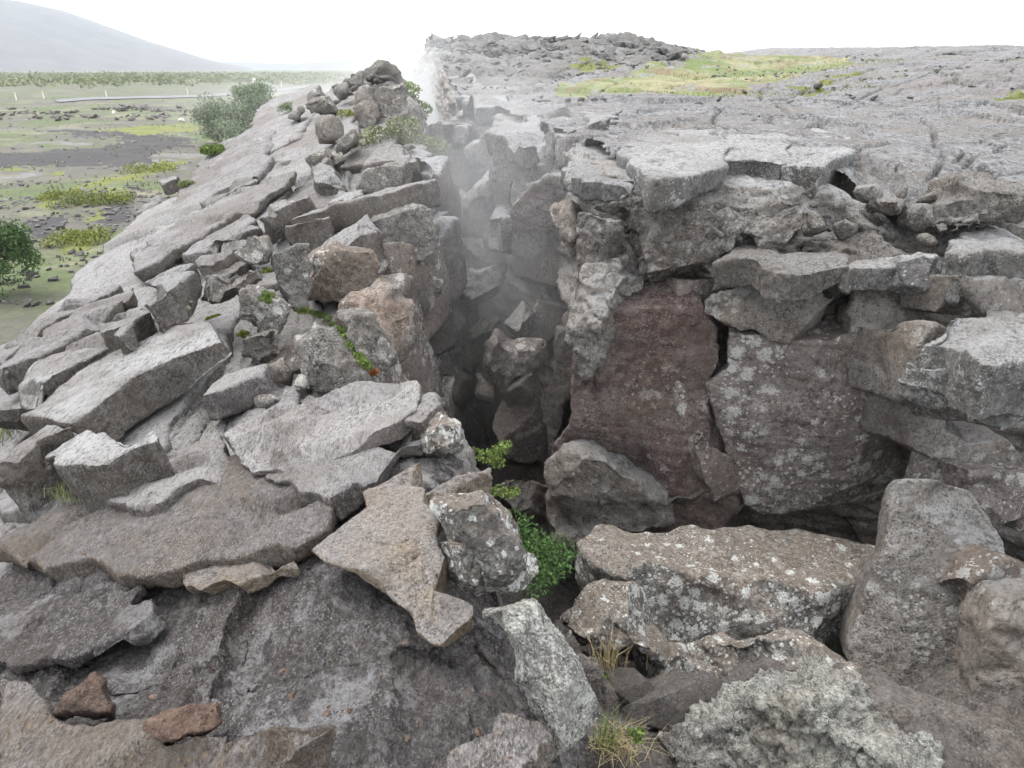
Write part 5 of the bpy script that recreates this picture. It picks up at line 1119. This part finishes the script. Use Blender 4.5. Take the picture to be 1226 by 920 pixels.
# grass tussocks over the plain
N = 9000; Y = rs.uniform(18, 150, N) ; X = -Y * rs.uniform(.25, .85, N); keep = rs.random(N) < np.clip(n2(X, Y, 7, 3, .5, 70) * 1.4 + .1, 0, 1); X, Y = X[keep], Y[keep]
V, f = blades(np.stack([X, Y, zplain(X, Y)], 1), .16, .035, 82, .8); tag(link('plain_grass', mesh_np('plain_grass', V, f, False), 'leaf_scrub'), kind='stuff')
# road posts and the two pale specks on the plain
def post(u, v, h, label, group=None):
    p = hitP(u, v); root = empty('road_post', p, label, 'road post', group)
    bm = bmesh.new(); tube(bm, (0, 0, -.1), (0, 0, h), .09, .08, 8); me = bpy.data.meshes.new('shaft'); bm.to_mesh(me); bm.free(); link('shaft', me, 'post_white', root)
    bm = bmesh.new(); tube(bm, (0, 0, h * .78), (0, 0, h * .92), .11, .11, 8); me = bpy.data.meshes.new('band'); bm.to_mesh(me); bm.free(); link('band', me, 'post_yellow', root)
for u, v in ((20, 121), (53, 119), (128, 117), (225, 114), (337, 104)): post(u, v, 1.2, 'slim marker post beside the distant road', 'marker posts along the distant road')
p = hitP(306, 107); root = empty('road_sign', p, 'small white sign on a post beside the distant road', 'road sign')
bm = bmesh.new(); tube(bm, (0, 0, -.1), (0, 0, 2.1), .06, .06, 8); me = bpy.data.meshes.new('pole'); bm.to_mesh(me); bm.free(); link('pole', me, 'post_white', root)
bm = bmesh.new(); bmesh.ops.create_cube(bm, size=1.0); bmesh.ops.scale(bm, vec=(.7, .06, 1.0), verts=bm.verts[:]); bmesh.ops.translate(bm, vec=(0, -.09, 2.0), verts=bm.verts[:]); bmesh.ops.bevel(bm, geom=bm.edges[:], offset=.02, segments=1); me = bpy.data.meshes.new('board'); bm.to_mesh(me); bm.free(); link('board', me, 'post_white', root)
p = hitP(219, 148); stone(p + np.array([0, 0, .3]), .55, 1, 'pale_rock', 'pale rock lying on the green grass left of the large shrub', None, 'wool', 'rock')
p = hitP(137, 138); stone(p + np.array([0, 0, .3]), .38, 2, 'pale_rock', 'white rock at the edge of the dark lava rubble', None, 'wool', 'rock')

# ------------------------------------------------------------------ STEAM and HAZE
def volmat(name, dens, build=None):
    m = bpy.data.materials.new(name); m.use_nodes = True; nt = m.node_tree; nt.nodes.clear()
    out = nt.nodes.new('ShaderNodeOutputMaterial'); v = nt.nodes.new('ShaderNodeVolumePrincipled'); nt.links.new(v.outputs[0], out.inputs['Volume'])
    v.inputs['Color'].default_value = (.96, .97, .98, 1); v.inputs['Density'].default_value = dens; v.inputs['Anisotropy'].default_value = .2
    if build:
        q = NT(nt); t = nt.nodes.new('ShaderNodeTexCoord'); ln = nt.nodes.new('ShaderNodeVectorMath'); ln.operation = 'LENGTH'; q.link(t.outputs['Object'], ln.inputs[0])
        fall = q.mr(ln.outputs['Value'], .95, .2); no = q.noise(t.outputs['Object'], build, 3, .6, .6)
        d = q.math('MULTIPLY', q.math('MULTIPLY', fall, fall), q.mr(no, .22, .78)); q.link(q.math('MULTIPLY', d, dens), v.inputs['Density'])
    MATS[name] = m
def volume(name, loc, scale, mat, rot=0):
    bm = bmesh.new(); bmesh.ops.create_icosphere(bm, subdivisions=3, radius=1.0); me = bpy.data.meshes.new(name); bm.to_mesh(me); bm.free()
    o = link(name, me, mat); o.location = loc; o.scale = scale; o.rotation_euler = (0, 0, rot); return tag(o, kind='stuff')
volmat('steam_thick', .8, 1.2); volmat('steam_thin', .33, 1.2)
volume('steam', (-3.2, 27, -1.6), (4.2, 7.5, 3.6), 'steam_thick', .1)
volume('steam', (-.25, 9.6, -1.9), (2.0, 5.6, 3.1), 'steam_thin', .08)
volmat('mist', .06, 1.4)
volume('mist', (-14, 66, -2.4), (19, 30, 4.2), 'mist')
m = bpy.data.materials.new('haze'); m.use_nodes = True; nt = m.node_tree; nt.nodes.clear(); out = nt.nodes.new('ShaderNodeOutputMaterial'); v = nt.nodes.new('ShaderNodeVolumePrincipled')
nt.links.new(v.outputs[0], out.inputs['Volume']); v.inputs['Color'].default_value = (.89, .935, 1, 1); v.inputs['Density'].default_value = .00034; v.inputs['Anisotropy'].default_value = 0; MATS['haze'] = m
bm = bmesh.new(); bmesh.ops.create_cube(bm, size=1.0); me = bpy.data.meshes.new('haze'); bm.to_mesh(me); bm.free()
o = link('haze', me, 'haze'); o.scale = (16000, 9400, 160); o.location = (0, 4600, 160 / 2 - 8.5); tag(o, kind='stuff')
print('VOXFACES', NVOX[0], 'OBJ', len(bpy.data.objects), 'TRIS', sum(len(o.data.polygons) * 2 for o in bpy.data.objects if o.type == 'MESH'))
